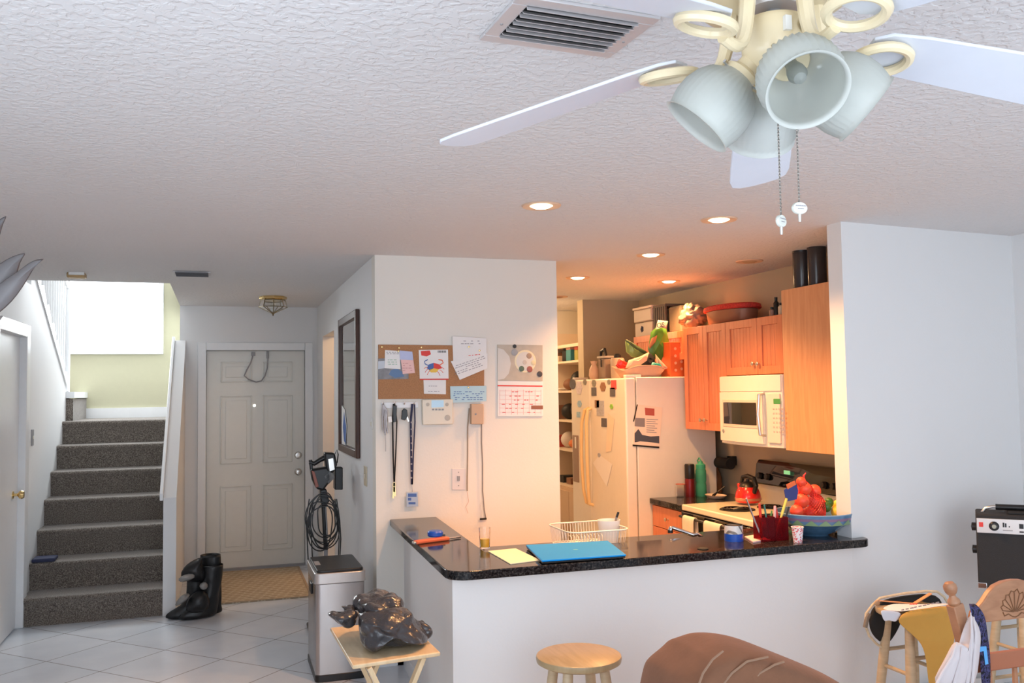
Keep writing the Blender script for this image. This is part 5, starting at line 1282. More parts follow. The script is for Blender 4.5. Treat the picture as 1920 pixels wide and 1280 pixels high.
for i, (a, b, m__) in enumerate((((802, 689), (795, 691), m_orange), ((803, 692), (797, 698), m_inkr), ((806, 695), (801, 703), m_orange), ((826, 689), (833, 692), m_inkr), ((824, 693), (831, 699), m_orange), ((820, 696), (825, 704), m_inkr))):
    stroke((a, ((a[0] + b[0]) / 2, (a[1] + b[1]) / 2 - 1.5), b), m__, 'crab_leg')
tt = note('note', ((794, 712), (836, 712), (836, 739), (795, 738)), .0110, 'small white handwritten slip under the crab card')
scribble(tt, 802, 720, 822, 726, 1, .0124, m_ink); scribble(tt, 801, 730, 832, 736, 1, .0124, m_ink)
tt = note('paper_sheet', ((848, 630), (912, 634), (912, 668), (878, 694), (850, 684)), .0115, 'large white sheet with red and black writing, upper right of cork board', cat='paper')
scribble(tt, 862, 636, 905, 646, 2, .0129, m_ink, fill=.5); scribble(tt, 876, 664, 904, 672, 2, .0129, m_inkr, sl=-.1)
for x, y in ((879, 650), (899, 657)): pin(x, y, .0129, tt)
tt = note('paper_strip', ((845, 677), (914, 662), (914, 690), (862, 712)), .0140, 'tilted white printed slip hanging below the large sheet', cat='paper')
scribble(tt, 852, 684, 910, 704, 5, .0154, m_ink, sl=-.34, fill=.9)
tt = note('blue_ticket', ((844, 724), (912, 723), (912, 752), (845, 755)), .0130, 'pale blue printed ticket at lower right corner of the cork board', m_paperB, 'ticket', pinned=(878, 726))
scribble(tt, 850, 732, 908, 750, 5, .0144, m_inkb, fill=.7)

# wall calendar
t = thing('wall_calendar', 'hanging wall calendar with a dinner plate picture above the month grid', 'calendar', tuple(onp(975, 780)))
pslab(((932, 646), (1017, 647), (1017, 714), (933, 713)), .002, .003, 'picture_page', mat('beige_photo_print', (.50, .44, .36), .4, noise=.25, nscale=14), t)
pslab(((933, 714), (1018, 715), (1018, 780), (933, 780)), .002, .004, 'month_page', m_paper, t)
pslab(((933, 721.5), (1017, 722.5), (1017, 725), (933, 724)), .0065, .0004, 'red_rule', m_inkr, t)
def disc(x, y, rx, d, m, nm, ry=None):
    r_ = abs(onp(x + rx, y).x - onp(x, y).x); c = onp(x, y, d)
    MB().lathe([(r_, 0), (r_ * .92, .0008), (0, .0008)], c, ax=(0, -1, 0), n=32).build(nm, m, t)
m_plate = mat('pale_plate_print', (.66, .64, .60), .4); m_plate2 = mat('plate_rim_print', (.78, .70, .48), .4)
cc = [onp(x, y, .0055) for x, y in ((933, 652), (944, 655), (955, 668), (958, 682), (954, 700), (945, 710), (933, 712))]
MB().prism(cc, (0, -.0006, 0)).build('plate_picture', m_plate, t)
disc(985, 677, 20, .0055, m_plate2, 'plate_picture'); disc(985, 677, 17, .0062, m_plate, 'plate_picture')
for x, y, r_, col in ((992, 667, 5, (.40, .28, .2)), (978, 691, 5, (.10, .16, .12)), (993, 692, 5.5, (.35, .12, .10)), (984, 679, 4, (.55, .5, .45)), (1000, 680, 4.5, (.7, .62, .4)), (965, 660, 6, (.35, .36, .38)), (1012, 701, 5, (.06, .06, .07)), (965, 649, 3.5, (.03, .03, .03))):
    disc(x, y, r_, .0072, mat('food_print', col, .45), 'bowl_picture')
for r_ in range(6):
    y = 732 + r_ * 8
    pslab(((936, y), (1015, y + .6), (1015, y + 1.2), (936, y + .6)), .0065, .0003, 'grid_line', m_paperP, t)
for c_i in range(8):
    x = 937 + c_i * 11
    pslab(((x, 730), (x + .7, 730), (x + .7, 777), (x, 777)), .0065, .0003, 'grid_line', m_paperP, t)
scribble(t, 940, 730, 1012, 776, 6, .0067, m_inkr, fill=.35, h=1.3, name='dates')
pslab(((996, 760), (1018, 760), (1018, 767), (996, 767)), .0068, .0004, 'brown_label', mat('brown_label_print', (.30, .12, .07), .5), t)

# alarm keypad
t = thing('alarm_keypad', 'ivory alarm keypad with small display below the cork board', 'keypad', tuple(onp(818, 795)))
m_ivory = mat('ivory_plastic', (.78, .72, .60), .4)
pslab(((790, 749), (847, 748), (848, 795), (791, 796)), 0, .028, 'case', m_ivory, t, bev=.005)
pslab(((809, 750), (832, 750), (832, 763), (809, 764)), .028, .001, 'display', mat('lcd_display', (.30, .42, .52), .15, emit=(.35, .55, .7), es=.35), t)
for i in range(4): pslab(((810 + i * 6, 766), (814 + i * 6, 766), (814 + i * 6, 769), (810 + i * 6, 769)), .028, .002, 'button', m_grey, t)
for x, y, r_ in ((802, 758, .011), (838, 758, .011), (839, 783, .018)): MB().lathe([(r_, 0), (r_, .002), (r_ * .6, .003), (0, .003)], onp(x, y, .028), ax=(0, -1, 0), n=20).build('round_button', mat('dull_ivory', (.50, .46, .40), .5) if x == 802 else bpy.data.materials['dull_ivory'], t)

# key rack with hooks and hanging things
t = thing('key_rack', 'white key rack strip with brass hooks under the cork board', 'key rack', tuple(onp(748, 758)))
pslab(((714, 754), (783, 753), (784, 764), (714, 765)), 0, .012, 'rail', m_trim, t, bev=.002)
for x in (718, 739, 757, 775):
    c = onp(x, 757, .012); MB().tube([c, c + Vector((0, -.02, -.002)), c + Vector((0, -.028, .008)), c + Vector((0, -.028, .016))], .003, 8).build('hook', m_nickel, t)
HK = {x: onp(x, 757, .040) for x in (718, 739, 757, 775)}
def strap(path, w, th, name, m, parent):
    return MB().prism([onp(x - w / 2, y, .030) for x, y in path] + [onp(x + w / 2, y, .030) for x, y in path[::-1]], (0, -th, 0)).build(name, m, parent)
m_chaing = mat('dull_chain', (.30, .27, .27), .4, .6)
t = thing('key_bunch', 'tangled grey chains and keys on the leftmost rack hook', 'keys', tuple(onp(722, 850)))
for j in range(5):
    x = 717 + j * 2.2; MB().tube([onp(718, 757, .028), onp(x, 770, .03), onp(x + 2 * math.sin(j), 790, .03), onp(x + 1 + j % 2, 808 + 4 * (j % 3), .03)], .004, 6).build('chain', m_chaing, t)
MB().tube([onp(722, 808, .03), onp(723, 830, .03), onp(723, 846, .03)], .0018, 6).build('thin_chain', m_chaing, t)
pslab(((727, 781), (734, 780), (735, 791), (728, 792)), .034, .005, 'white_fob', m_white, t, bev=.001)
t = thing('black_lanyard', 'black lanyard with brass keys hanging second on the rack', 'lanyard', tuple(onp(739, 905)))
strap(((738, 757), (736, 790), (737, 850), (739, 903)), 3, .002, 'strap', m_matteblack, t); strap(((740, 757), (744, 790), (742, 850), (739.5, 903)), 2.4, .002, 'strap', m_matteblack, t)
pslab(((736, 760), (744, 760), (743, 790), (737, 792)), .034, .008, 'bundled_fob', m_black, t, bev=.002)
for a, b in (((739, 904), (737, 934)), ((739, 906), (741, 930)), ((739, 904), (739, 922))): MB().bar(onp(*a, .034), onp(*b, .034), .010, .002, up=(0, 1, 0)).build('brass_key', m_brass, t)
MB().tube([onp(739 + 3 * math.cos(a), 908 + 4 * math.sin(a), .034) for a in [2 * math.pi * i / 16 for i in range(16)]], .0012, 6, closed=True).build('key_ring', m_brass, t)
t = thing('black_key_fob', 'short black key fobs hanging third on the key rack', 'keys', tuple(onp(757, 790)))
pslab(((753, 770), (757, 765), (763, 768), (764, 780), (759, 788), (752, 786)), .034, .012, 'fob', m_black, t, bev=.003)
MB().bar(onp(762, 778, .036), onp(766, 790, .036), .008, .003, up=(0, 1, 0)).build('key', m_nickel, t)
t = thing('navy_lanyard', 'dark navy lanyard with a badge card, rightmost on the rack', 'lanyard', tuple(onp(773, 948)))
strap(((773, 757), (770, 790), (771, 850), (772, 908)), 4, .002, 'strap', m_navy, t); strap(((777, 757), (778, 790), (775, 850), (773, 908)), 2.5, .002, 'strap', m_navy, t)
for i in range(9): pslab(((770, 790 + i * 13), (773, 790 + i * 13), (773, 793 + i * 13), (770, 793 + i * 13)), .0345, .0005, 'strap_print', m_ink, t) if i < 9 else None
pslab(((762, 923), (783, 922), (784, 949), (762, 950)), .030, .003, 'badge', mat('badge_blue', (.42, .50, .62), .3), t, bev=.0005)
pslab(((765, 925), (781, 925), (781, 931), (765, 931)), .0335, .0004, 'badge_print', m_inkb, t); pslab(((766, 941), (779, 941), (779, 945), (766, 945)), .0335, .0004, 'badge_print', m_inkb, t); pslab(((765, 933), (771, 933), (771, 938), (765, 938)), .0335, .0004, 'badge_print', m_inkb, t)
MB().tube([onp(772, 908, .032), onp(773, 922, .032)], .003, 8).build('clip', m_nickel, t)

# phone jack box with two cords, switch plate
t = thing('intercom_box', 'tan wall box with two thin cords below the blue ticket', 'wall box', tuple(onp(891, 795)))
pslab(((881, 757), (904, 757), (904, 795), (881, 795)), 0, .035, 'box_body', mat('tan_plastic', (.60, .40, .26), .45), t, bev=.004)
MB().lathe([(.006, 0), (.006, .003), (0, .004)], onp(892, 776, .035), ax=(0, -1, 0), n=14).build('button', m_grey, t)
def cord(nm, pts, r_, lb, m):
    o = MB().tube([onp(x, y, .010) for x, y in pts], r_, 8).build(nm, m); return tag(o, lb, 'cord')
m_cord = mat('taupe_cord', (.30, .24, .18), .6); m_cordg = mat('grey_cord', (.25, .23, .22), .6)
cord('left_cord', ((880, 765), (877, 800), (877, 850), (876, 900), (876, 920)), .0035, 'thin cord running down from the left side of the tan wall box', m_cord)
cord('right_cord', ((903, 795), (903, 830), (905, 870), (905, 920), (908, 955), (911, 972)), .0035, 'thin cord running down from the right side of tan wall box', m_cordg)
o = cord('thin_wire', ((876, 921), (879, 940), (873, 950), (878, 962)), .001, 'very fine pinkish wire loose below the left cord', mat('pink_wire', (.70, .40, .35), .5))
o = cord('loop_wire', ((906, 936), (901, 946), (905, 960), (903, 972)), .0015, 'fine white loop beside the end of the right cord', m_white)
tag(MB().tube([onp(900, 973, .012), onp(912, 972, .012)], .006, 10).build('cord_clasp', m_matteblack), 'small black clasp at the bottom of the right wall cord', 'clasp')
t = thing('wall_jack_plate', 'white wall plate with one small socket left of the cords', 'wall plate', tuple(onp(860, 918)))
pslab(((847, 878), (873, 878), (873, 918), (847, 918)), 0, .006, 'plate', mat('pinkish_white_plate', (.72, .66, .64), .35), t, bev=.002)
pslab(((857, 892), (862, 892), (862, 901), (857, 901)), .006, .004, 'socket', m_grey, t)
for y in (885, 910): MB().lathe([(.004, 0), (.003, .0015), (0, .0015)], onp(860, y, .006), ax=(0, -1, 0), n=10).build('screw', m_grey, t)

# ---------------------------------------------------------------- hall wall: mirror, switches
def onh(x, y, d=0): return onX(x, y, XH - d)
mp_ = [onh(641, 598), onh(676, 580), onh(674, 857), onh(640, 845)]
y0_, y1_ = (mp_[1].y + mp_[2].y) / 2, (mp_[0].y + mp_[3].y) / 2; z0_, z1_ = (mp_[2].z + mp_[3].z) / 2, (mp_[0].z + mp_[1].z) / 2
t = thing('wall_mirror', 'tall mirror in a dark brown frame on the hallway wall', 'mirror', (XH, (y0_ + y1_) / 2, z0_))
fw = .055
for nm, a, b in (('frame_side', (y0_, z0_), (y0_ + fw, z1_)), ('frame_side', (y1_ - fw, z0_), (y1_, z1_)), ('frame_bottom', (y0_ + fw, z0_), (y1_ - fw, z0_ + fw)), ('frame_top', (y0_ + fw, z1_ - fw), (y1_ - fw, z1_))):
    MB().box((XH - .028, a[0], a[1]), (XH, b[0], b[1])).build(nm, m_mdark, t, bev=.006)
MB().box((XH - .010, y0_ + fw - .004, z0_ + fw - .004), (XH, y1_ - fw + .004, z1_ - fw + .004)).build('mirror_glass', m_mirror, t)
t = thing('photo_slip', 'white and blue leaflet tucked in the lower corner of the mirror', 'leaflet', tuple(onh(645, 838, .014)))
MB().prism([onh(x, y, .0125) for x, y in ((641, 760), (647, 768), (650, 800), (648, 838), (641, 832))], (-.0015, 0, 0)).build('sheet', m_paper, t)
MB().prism([onh(x, y, .0145) for x, y in ((645, 772), (649, 800), (648, 832), (645, 826), (643, 800))], (-.0006, 0, 0)).build('blue_print', m_inkb, t)
def plate(x, y, w_, h_, lb, m, X=XH, s_=-1):
    c = onX(x, y, X); t = thing('light_switch', lb, 'light switch', (X, c.y, c.z - h_ / 2))
    MB().box((X + s_ * .006, c.y - w_ / 2, c.z - h_ / 2), (X, c.y + w_ / 2, c.z + h_ / 2)).build('plate', m, t, bev=.002)
    MB().box((X + s_ * .012, c.y - .006, c.z - .012), (X + s_ * .006, c.y + .006, c.z + .012)).build('toggle', m_ivory, t, bev=.001)
    return t
m_tanplate = mat('tan_switch_plate', (.62, .54, .40), .4)
plate(686, 892, .115, .125, 'beige two-gang switch plate below the mirror near the corner', m_tanplate)
plate(698, 794, .05, .07, 'tiny grey wall plate near the corner of the pinboard wall', m_white)
plate(60, 820, .075, .12, 'grey switch plate on the left wall beside the white door', m_grey, XL, 1)

# ---------------------------------------------------------------- foyer things
# door mat
q = [onZ(x, y, 0) for x, y in ((397, 1133), (576, 1127))]
mx0, mx1 = -.06, .70; my_0, my_1 = 7.36, 8.66
m_mat = mat('beige_woven_mat', (.46, .37, .26), .95)
N, L = nd(m_mat); tc = N.new('ShaderNodeTexCoord'); mp = N.new('ShaderNodeMapping'); mp.inputs['Rotation'].default_value = (0, 0, .785); L.new(tc.outputs['Object'], mp.inputs[0])
ck = N.new('ShaderNodeTexBrick'); ck.inputs['Scale'].default_value = 9; ck.inputs['Color1'].default_value = (.36, .28, .19, 1); ck.inputs['Color2'].default_value = (.42, .33, .22, 1); ck.inputs['Mortar'].default_value = (.56, .47, .34, 1); ck.inputs['Mortar Size'].default_value = .05
ck.inputs['Brick Width'].default_value = .6; ck.inputs['Row Height'].default_value = .6
L.new(mp.outputs[0], ck.inputs[0]); L.new(ck.outputs[0], base(m_mat).inputs['Base Color'])
t = thing('door_mat', 'large beige patterned mat on the tile before the front door', 'rug', ((mx0 + mx1) / 2, (my_0 + my_1) / 2, 0))
MB().box((mx0, my_0, .0), (mx1, my_1, .010)).build('woven_field', m_mat, t, bev=.003)
m_ = MB(); e_ = .02
for a, b in (((mx0, my_0), (mx1, my_0 + e_)), ((mx0, my_1 - e_), (mx1, my_1)), ((mx0, my_0), (mx0 + e_, my_1)), ((mx1 - e_, my_0), (mx1, my_1))): m_.box((a[0], a[1], .009), (b[0], b[1], .0125))
m_.build('bound_edge', mat('tan_binding', (.38, .28, .19), .9), t)

# black boots/bags pile by the knee wall
t = thing('black_boots', 'black and grey shiny boots slumped against the stair knee wall', 'boots', (-.19, 6.98, 0))
m_leath = mat('black_leather', (.010, .010, .011), .4, bump=.8, bscale=25); m_shine = mat('shiny_grey_vinyl', (.22, .21, .20), .25, bump=1, bscale=16)
def boot(name, cx, cy, hgt, lean, ang, m, s_=1):
    m_ = MB(); ca, sa = math.cos(ang), math.sin(ang); n_ = 14; vs = []
    lay = [(0, .05, .125, .0), (.03, .052, .13, .0), (.06, .05, .11, -.012), (.09, .046, .075, -.045), (.14, .044, .058, -.058), (.20, .050, .060, -.06), (.26, .054, .064, -.055), (hgt, .058, .068, -.05)]
    for z_, rx_, ry_, off in lay:
        for j in range(n_):
            a_ = 2 * math.pi * j / n_; k = 1 + .08 * math.sin(3 * a_ + z_ * 40)
            u_ = rx_ * math.sin(a_) * s_ * k; v_ = (ry_ * math.cos(a_) * k - off * 0 + off) * s_
            vs.append((cx + u_ * ca - v_ * sa + lean[0] * z_, cy + u_ * sa + v_ * ca + lean[1] * z_, z_ * s_))
    fs = [(i * n_ + j, i * n_ + (j + 1) % n_, (i + 1) * n_ + (j + 1) % n_, (i + 1) * n_ + j) for i in range(len(lay) - 1) for j in range(n_)]
    fs.append(tuple(range(n_ - 1, -1, -1)))
    m_.add(vs, fs); return m_.build(name, m, t, solid=.004, sub=1, ang=80)
boot('boot', -.25, 7.02, .30, (.10, .05), 1.7, m_leath); boot('boot', -.15, 6.98, .34, (.15, .04), 1.9, m_leath, 1.1); boot('boot', -.11, 7.10, .40, (-.02, .0), 1.2, m_leath, 1.1)
for i, (px, d_, m__) in enumerate(((((330, 1085), (340, 1062), (356, 1050), (372, 1042), (385, 1040), (378, 1056), (388, 1064), (390, 1088), (376, 1096), (350, 1094)), 6.98, m_leath), (((330, 1084), (344, 1076), (366, 1072), (372, 1082), (352, 1090), (334, 1094)), 6.90, m_shine), (((322, 1140), (334, 1118), (350, 1108), (362, 1112), (352, 1126), (334, 1136)), 6.88, m_shine), (((372, 1092), (388, 1088), (394, 1100), (384, 1108), (372, 1104)), 6.88, m_shine), (((348, 1118), (372, 1100), (396, 1104), (399, 1148), (370, 1153), (340, 1152)), 6.92, m_leath))):
    P = [onY(x, y, d_) for x, y in px]; P = [Vector((p.x, p.y, max(.012, p.z))) for p in P]; c = sum(P, Vector()) / len(P); n = len(P)
    mb_ = MB(); vs = [c + Vector((0, -.07, 0))] + [c.lerp(p, .6) + Vector((0, -.05 if j % 2 else -.035, 0)) for j, p in enumerate(P)] + P + [c.lerp(p, .6) + Vector((0, .05, 0)) for p in P] + [c + Vector((0, .06, 0))]
    fs = [(0, 1 + j, 1 + (j + 1) % n) for j in range(n)]
    for k in (0, 1): fs += [(1 + k * n + j, 1 + (k + 1) * n + j, 1 + (k + 1) * n + (j + 1) % n, 1 + k * n + (j + 1) % n) for j in range(n)]
    fs += [(1 + 3 * n, 1 + 2 * n + (j + 1) % n, 1 + 2 * n + j) for j in range(n)]
    mb_.add(vs, fs).build('boot_shaft' if i != 1 else 'shiny_cuff', m__, t, sub=1, ang=80)

# book on the stair
c_ = onX(82, 1044, XL + .12)
t = tag(MB().box((XL + .015, 7.40, .403), (XL + .17, 7.56, .43)).build('folded_garment', m_navy, bev=.01, seg=3), 'small dark navy folded item on the third stair at left', 'garment')

# trash can
tx0, tx1, ty0, ty1 = .505, .79, 5.18, 5.66; th_ = .612
m_ = MB(); 
t = thing('trash_can', 'tall brushed stainless steel trash can with a black lid in the hallway', 'trash can', ((tx0 + tx1) / 2, (ty0 + ty1) / 2, 0))
def rbox(x0, x1, y0, y1, r, z0, z1, taper=0):
    lo = [(x, y, z0) for x, y in arc(x0 + r, y0 + r, r, 180, 270, 5) + arc(x1 - r, y0 + r, r, 270, 360, 5) + arc(x1 - r, y1 - r, r, 0, 90, 5) + arc(x0 + r, y1 - r, r, 90, 180, 5)]
    return MB().prism(lo, (0, 0, z1 - z0))
rbox(tx0, tx1, ty0, ty1, .03, .0, .04).build('black_base', m_black, t, bev=.004)
rbox(tx0 + .004, tx1 - .004, ty0 + .004, ty1 - .004, .03, .04, th_ - .075).build('steel_body', m_steel, t)
rbox(tx0 - .002, tx1 + .002, ty0 - .002, ty1 + .002, .032, th_ - .073, th_ - .012).build('steel_collar', mat('satin_silver_plastic', (.52, .50, .49), .3, .7), t, bev=.004)
rbox(tx0 + .012, tx1 - .012, ty0 + .012, ty1 - .012, .025, th_ - .012, th_ + .004).build('lid', m_black, t, bev=.004)
MB().box((tx0 - .006, (ty0 + ty1) / 2 - .06, th_ - .16), (tx0 + .004, (ty0 + ty1) / 2 + .06, th_ - .10)).build('sensor_panel', m_black, t, bev=.004)
MB().box((tx0 + .02, (ty0 + ty1) / 2 - .06, th_ + .004), (tx0 + .05, (ty0 + ty1) / 2 + .06, th_ + .006)).build('lid_label', m_grey, t)

# stick vacuum on its stand beyond the trash can
VY = 6.35
def onv(x, y, d=0): return onY(x, y, VY + d)
t = thing('stick_vacuum', 'black and grey stick vacuum on a stand with coiled cord behind the trash can', 'vacuum cleaner', (onv(608, 1035).x, VY, 0))
px0 = onv(610, 1000).x
MB().box((px0 - .12, VY - .11, 0), (px0 + .12, VY + .11, .03)).build('stand_base', m_black, t, bev=.01)
MB().tube([(px0, VY, .03), onv(611, 1000), onv(608, 945), onv(605, 915)], .014, 12).build('tube', m_grey, t)
MB().tube([onv(611, 1030) , onv(605, 915)], .0155, 12).build('tube_sleeve', m_black, t)
def vp_(px, d, th, nm, m, bev=.006): return MB().prism([onv(x, y, d) for x, y in px], (0, th, 0)).build(nm, m, t, bev=bev)
vp_(((582, 880), (620, 874), (622, 900), (606, 920), (594, 917), (586, 900)), -.045, .09, 'motor_body', m_black, .014)
vp_(((608, 848), (628, 849), (633, 872), (624, 888), (612, 882)), -.05, .10, 'dust_cup', m_black, .012)
vp_(((615, 860), (625, 858), (628, 880), (618, 884)), -.055, .01, 'silver_panel', m_nickel, .002)
MB().tube([onv(580, 866), onv(589, 869), onv(600, 862), onv(612, 856)], [.014, .016, .016, .02], 12).build('handle', m_black, t)
MB().tube([onv(582, 862), onv(584, 880), onv(590, 892)], [.012, .011, .014], 10).build('grip', m_black, t)
vp_(((584, 882), (590, 884), (598, 912), (592, 914)), -.052, .01, 'red_accent', mat('bronze_accent', (.28, .08, .05), .4), .002)
vp_(((606, 893), (622, 878), (628, 895), (616, 908)), -.045, .085, 'clear_bin', mat('smoky_clear', (.4, .4, .4), .12, trans=.6, ior=1.15), .006)
MB().tube([onv(627, 852), onv(632, 843), onv(634, 852), onv(632, 868)], .004, 8).build('hose_loop', m_black, t)
hb = [onY(x, y, VY + .02) for x, y in ((628, 876), (643, 876), (643, 918), (628, 918))]
MB().prism(hb, (0, .10, 0)).build('charger_dock', m_black, t, bev=.006)
vp_(((600, 918), (612, 916), (618, 940), (610, 950), (602, 944)), -.03, .06, 'cord_hook', m_black, .008)
for j, (cx_, cy3, rx_, ry_, x_) in enumerate(((606, 975, 26, 52, 0), (604, 972, 30, 46, 1), (608, 978, 27, 44, 0), (610, 968, 24, 40, 1), (600, 985, 24, 46, 0), (612, 972, 18, 30, 0), (606, 988, 30, 40, 1))):
    MB().tube([onv(cx_ + rx_ * math.cos(a) + 2 * math.sin(3 * a + j), cy3 + ry_ * math.sin(a) + 2 * math.sin(2 * a + j), -.03 - .006 * j) for a in [2 * math.pi * i / 40 for i in range(40)]], .0042, 6, closed=True).build('coiled_cord', m_black, t)
for j, x in enumerate((574, 582, 634, 637)):
    MB().tube([onv(x + (6 if x < 600 else -6), 935, -.03), onv(x, 975, -.03), onv(x + 2, 1010, -.03), onv(x + (4 if x < 600 else 0), 1050, -.03)], .004, 6).build('hanging_cord', m_black, t)
# ---------------------------------------------------------------- foreground
def puffP(P, depth, name, m, parent=None, axis=(0, 1, 0), sub=1, seed=0, rough=.25, **k):
    """closed soft body from a 3D outline, bulging both ways along axis"""
    P = [Vector(p) for p in P]; ax = Vector(axis).normalized(); c = sum(P, Vector()) / len(P); n = len(P); R_ = random.Random(seed)
    vs = [c - ax * depth * .5]; rings = []
    for f, o in ((.45, -.46), (.82, -.30), (1.0, 0), (.82, .30), (.45, .46)):
        rings.append([c.lerp(p, f) + ax * depth * o * (1 + R_.uniform(-rough, rough)) for p in P])
    for r_ in rings: vs += r_
    vs.append(c + ax * depth * .5); L_ = len(vs) - 1
    fs = [(0, 1 + (j + 1) % n, 1 + j) for j in range(n)]
    for q_ in range(4): fs += [(1 + q_ * n + j, 1 + q_ * n + (j + 1) % n, 1 + (q_ + 1) * n + (j + 1) % n, 1 + (q_ + 1) * n + j) for j in range(n)]
    fs += [(L_, 1 + 4 * n + j, 1 + 4 * n + (j + 1) % n) for j in range(n)]
    return MB().add(vs, fs).build(name, m, parent, sub=sub, ang=180, **k)
def puff(px, y, depth, *a, **k): return puffP([onY(x, yy, y) for x, yy in px], depth, *a, **k)

# --- folding tray table
TT = .60
tc4 = [onZ(x, y, TT) for x, y in ((619, 1176), (661, 1247), (826, 1222), (762, 1161))]
cc = sum(tc4, Vector()) / 4
t = thing('tray_table', 'small pale wooden folding tray table holding a black plastic bag', 'table', (cc.x, cc.y, 0))
MB().prism([p - Vector((0, 0, .016)) for p in tc4], (0, 0, .016)).build('table_top', m_tray, t, bev=.005, seg=3)
inn = [cc + (p - cc) * .93 for p in tc4]
bl, fl, frr, br_ = inn   # back-left, front-left, front-right, back-right
for a, b in ((fl, frr), (bl, br_)):
    d_ = (b - a).normalized(); side = Vector((d_.y, -d_.x, 0)) * .012
    A0, B0 = a + d_ * .05, b - d_ * .05
    MB().bar(Vector((A0.x, A0.y, TT - .018)) + side, Vector((b.x, b.y, .0)) + side, .018, .032, up=side).build('leg', m_tray, t, bev=.002)
    MB().bar(Vector((B0.x, B0.y, TT - .018)) - side, Vector((a.x, a.y, .0)) - side, .018, .032, up=side).build('leg', m_tray, t, bev=.002)
for a, b, z_ in ((fl, bl, .10), (frr, br_, .10)):
    pa = a.lerp(frr if a is fl else fl, .17); pb = b.lerp(br_ if b is bl else bl, .17)
    MB().bar(Vector((pa.x, pa.y, z_)), Vector((pb.x, pb.y, z_)), .016, .02).build('stretcher', m_tray, t, bev=.002)
m_bag = mat('black_plastic_film', (.04, .038, .042), .26, coat=.4, bump=1, bscale=14)
base(m_bag).inputs['Normal'].links[0].from_node.inputs['Distance'].default_value = .02
by = cc.y - .02
t = thing('black_plastic_bag', 'shiny black plastic shopping bag lying full on the tray table', 'bag', (cc.x + .03, by, TT + .001))
def clampz(P, z0): return [Vector((p.x, p.y, max(p.z, z0))) for p in P]
tx_ = bpy.data.textures.new('crumple', 'CLOUDS'); tx_.noise_scale = .11; tx_.noise_type = 'HARD_NOISE'; tx_.noise_depth = 1
def pf3(px, y, d, nm, seed, m=None, z0=TT - .004):
    o = puffP(clampz([onY(x, yy, y) for x, yy in px], z0), d, nm, m or m_bag, t, seed=seed, rough=.45, sub=3)
    dm_ = o.modifiers.new('crumple', 'DISPLACE'); dm_.texture = tx_; dm_.strength = .026 if nm == 'bag_body' else .04; dm_.mid_level = .35; dm_.texture_coords = 'LOCAL'
    return o
pf3(((664, 1156), (672, 1146), (720, 1138), (764, 1134), (778, 1150), (792, 1178), (806, 1206), (790, 1216), (740, 1224), (700, 1232), (676, 1230), (668, 1195)), by - .09, .26, 'bag_body', 1)
pf3(((655, 1120), (680, 1112), (722, 1108), (748, 1115), (762, 1135), (770, 1160), (740, 1165), (690, 1165), (662, 1150)), by + .04, .26, 'bag_back_fold', 2)
pf3(((604, 1152), (618, 1144), (640, 1146), (660, 1140), (676, 1150), (674, 1172), (655, 1176), (632, 1170), (622, 1160)), by - .02, .12, 'loose_flap', 3)
pf3(((632, 1133), (652, 1130), (672, 1140), (664, 1152), (640, 1148)), by + .03, .07, 'rolled_handle', 4)
pf3(((776, 1160), (794, 1158), (803, 1172), (806, 1190), (796, 1198), (784, 1186)), by - .05, .07, 'tied_corner', 5)

# --- round pine stool in front of the half wall
def stool(nm, c, r, hgt, lb, mt=m_pinetop):
    t = thing(nm, lb, 'stool', (c[0], c[1], 0), 'round pine stools by the bar')
    MB().lathe([(0, hgt - .032), (r * .9, hgt - .032), (r * .985, hgt - .024), (r, hgt - .012), (r * .985, hgt - .003), (r * .95, hgt), (0, hgt)], (c[0], c[1], 0), n=56).build('seat', mt, t)
    tops, bots = [], []
    for i in range(4):
        a = math.pi / 4 + math.pi / 2 * i; tp = Vector((c[0] + r * .62 * math.cos(a), c[1] + r * .62 * math.sin(a), hgt - .031)); bt_ = Vector((c[0] + r * 1.12 * math.cos(a), c[1] + r * 1.12 * math.sin(a), 0)); tops.append(tp); bots.append(bt_)
        MB().tube([tp, tp.lerp(bt_, .4), bt_], [.019, .022, .017], 14).build('leg', m_pine, t)
    for i in range(4):
        for f in ((.42,) if i % 2 else (.30, .72)):
            a, b = tops[i].lerp(bots[i], f), tops[(i + 1) % 4].lerp(bots[(i + 1) % 4], f)
            MB().tube([a, b], .009, 10).build('rung', m_pine, t)
    return t
sc = onZ(1085, 1226, .605)
stool('round_stool', (sc.x, sc.y), .163, .605, 'round pine stool standing bare in front of the white half wall')
s2 = onZ(1712, 1150, .60)
s2 = Vector((onY(1700, 1150, 3.38).x, 3.38, 0))
stool('round_stool', (s2.x + .02, s2.y), .150, .60, 'round pine stool covered by the gold and white shirt near the chair')
AY = 3.50
ax0 = onY(1832, 1040, AY).x; az0 = onY(1836, 1102, AY).z; az1 = onY(1836, 970, AY).z
stool('round_stool', (ax0 + .205, AY - .055), .150, az0 - .003, 'round pine stool under the black amplifier in the right corner')

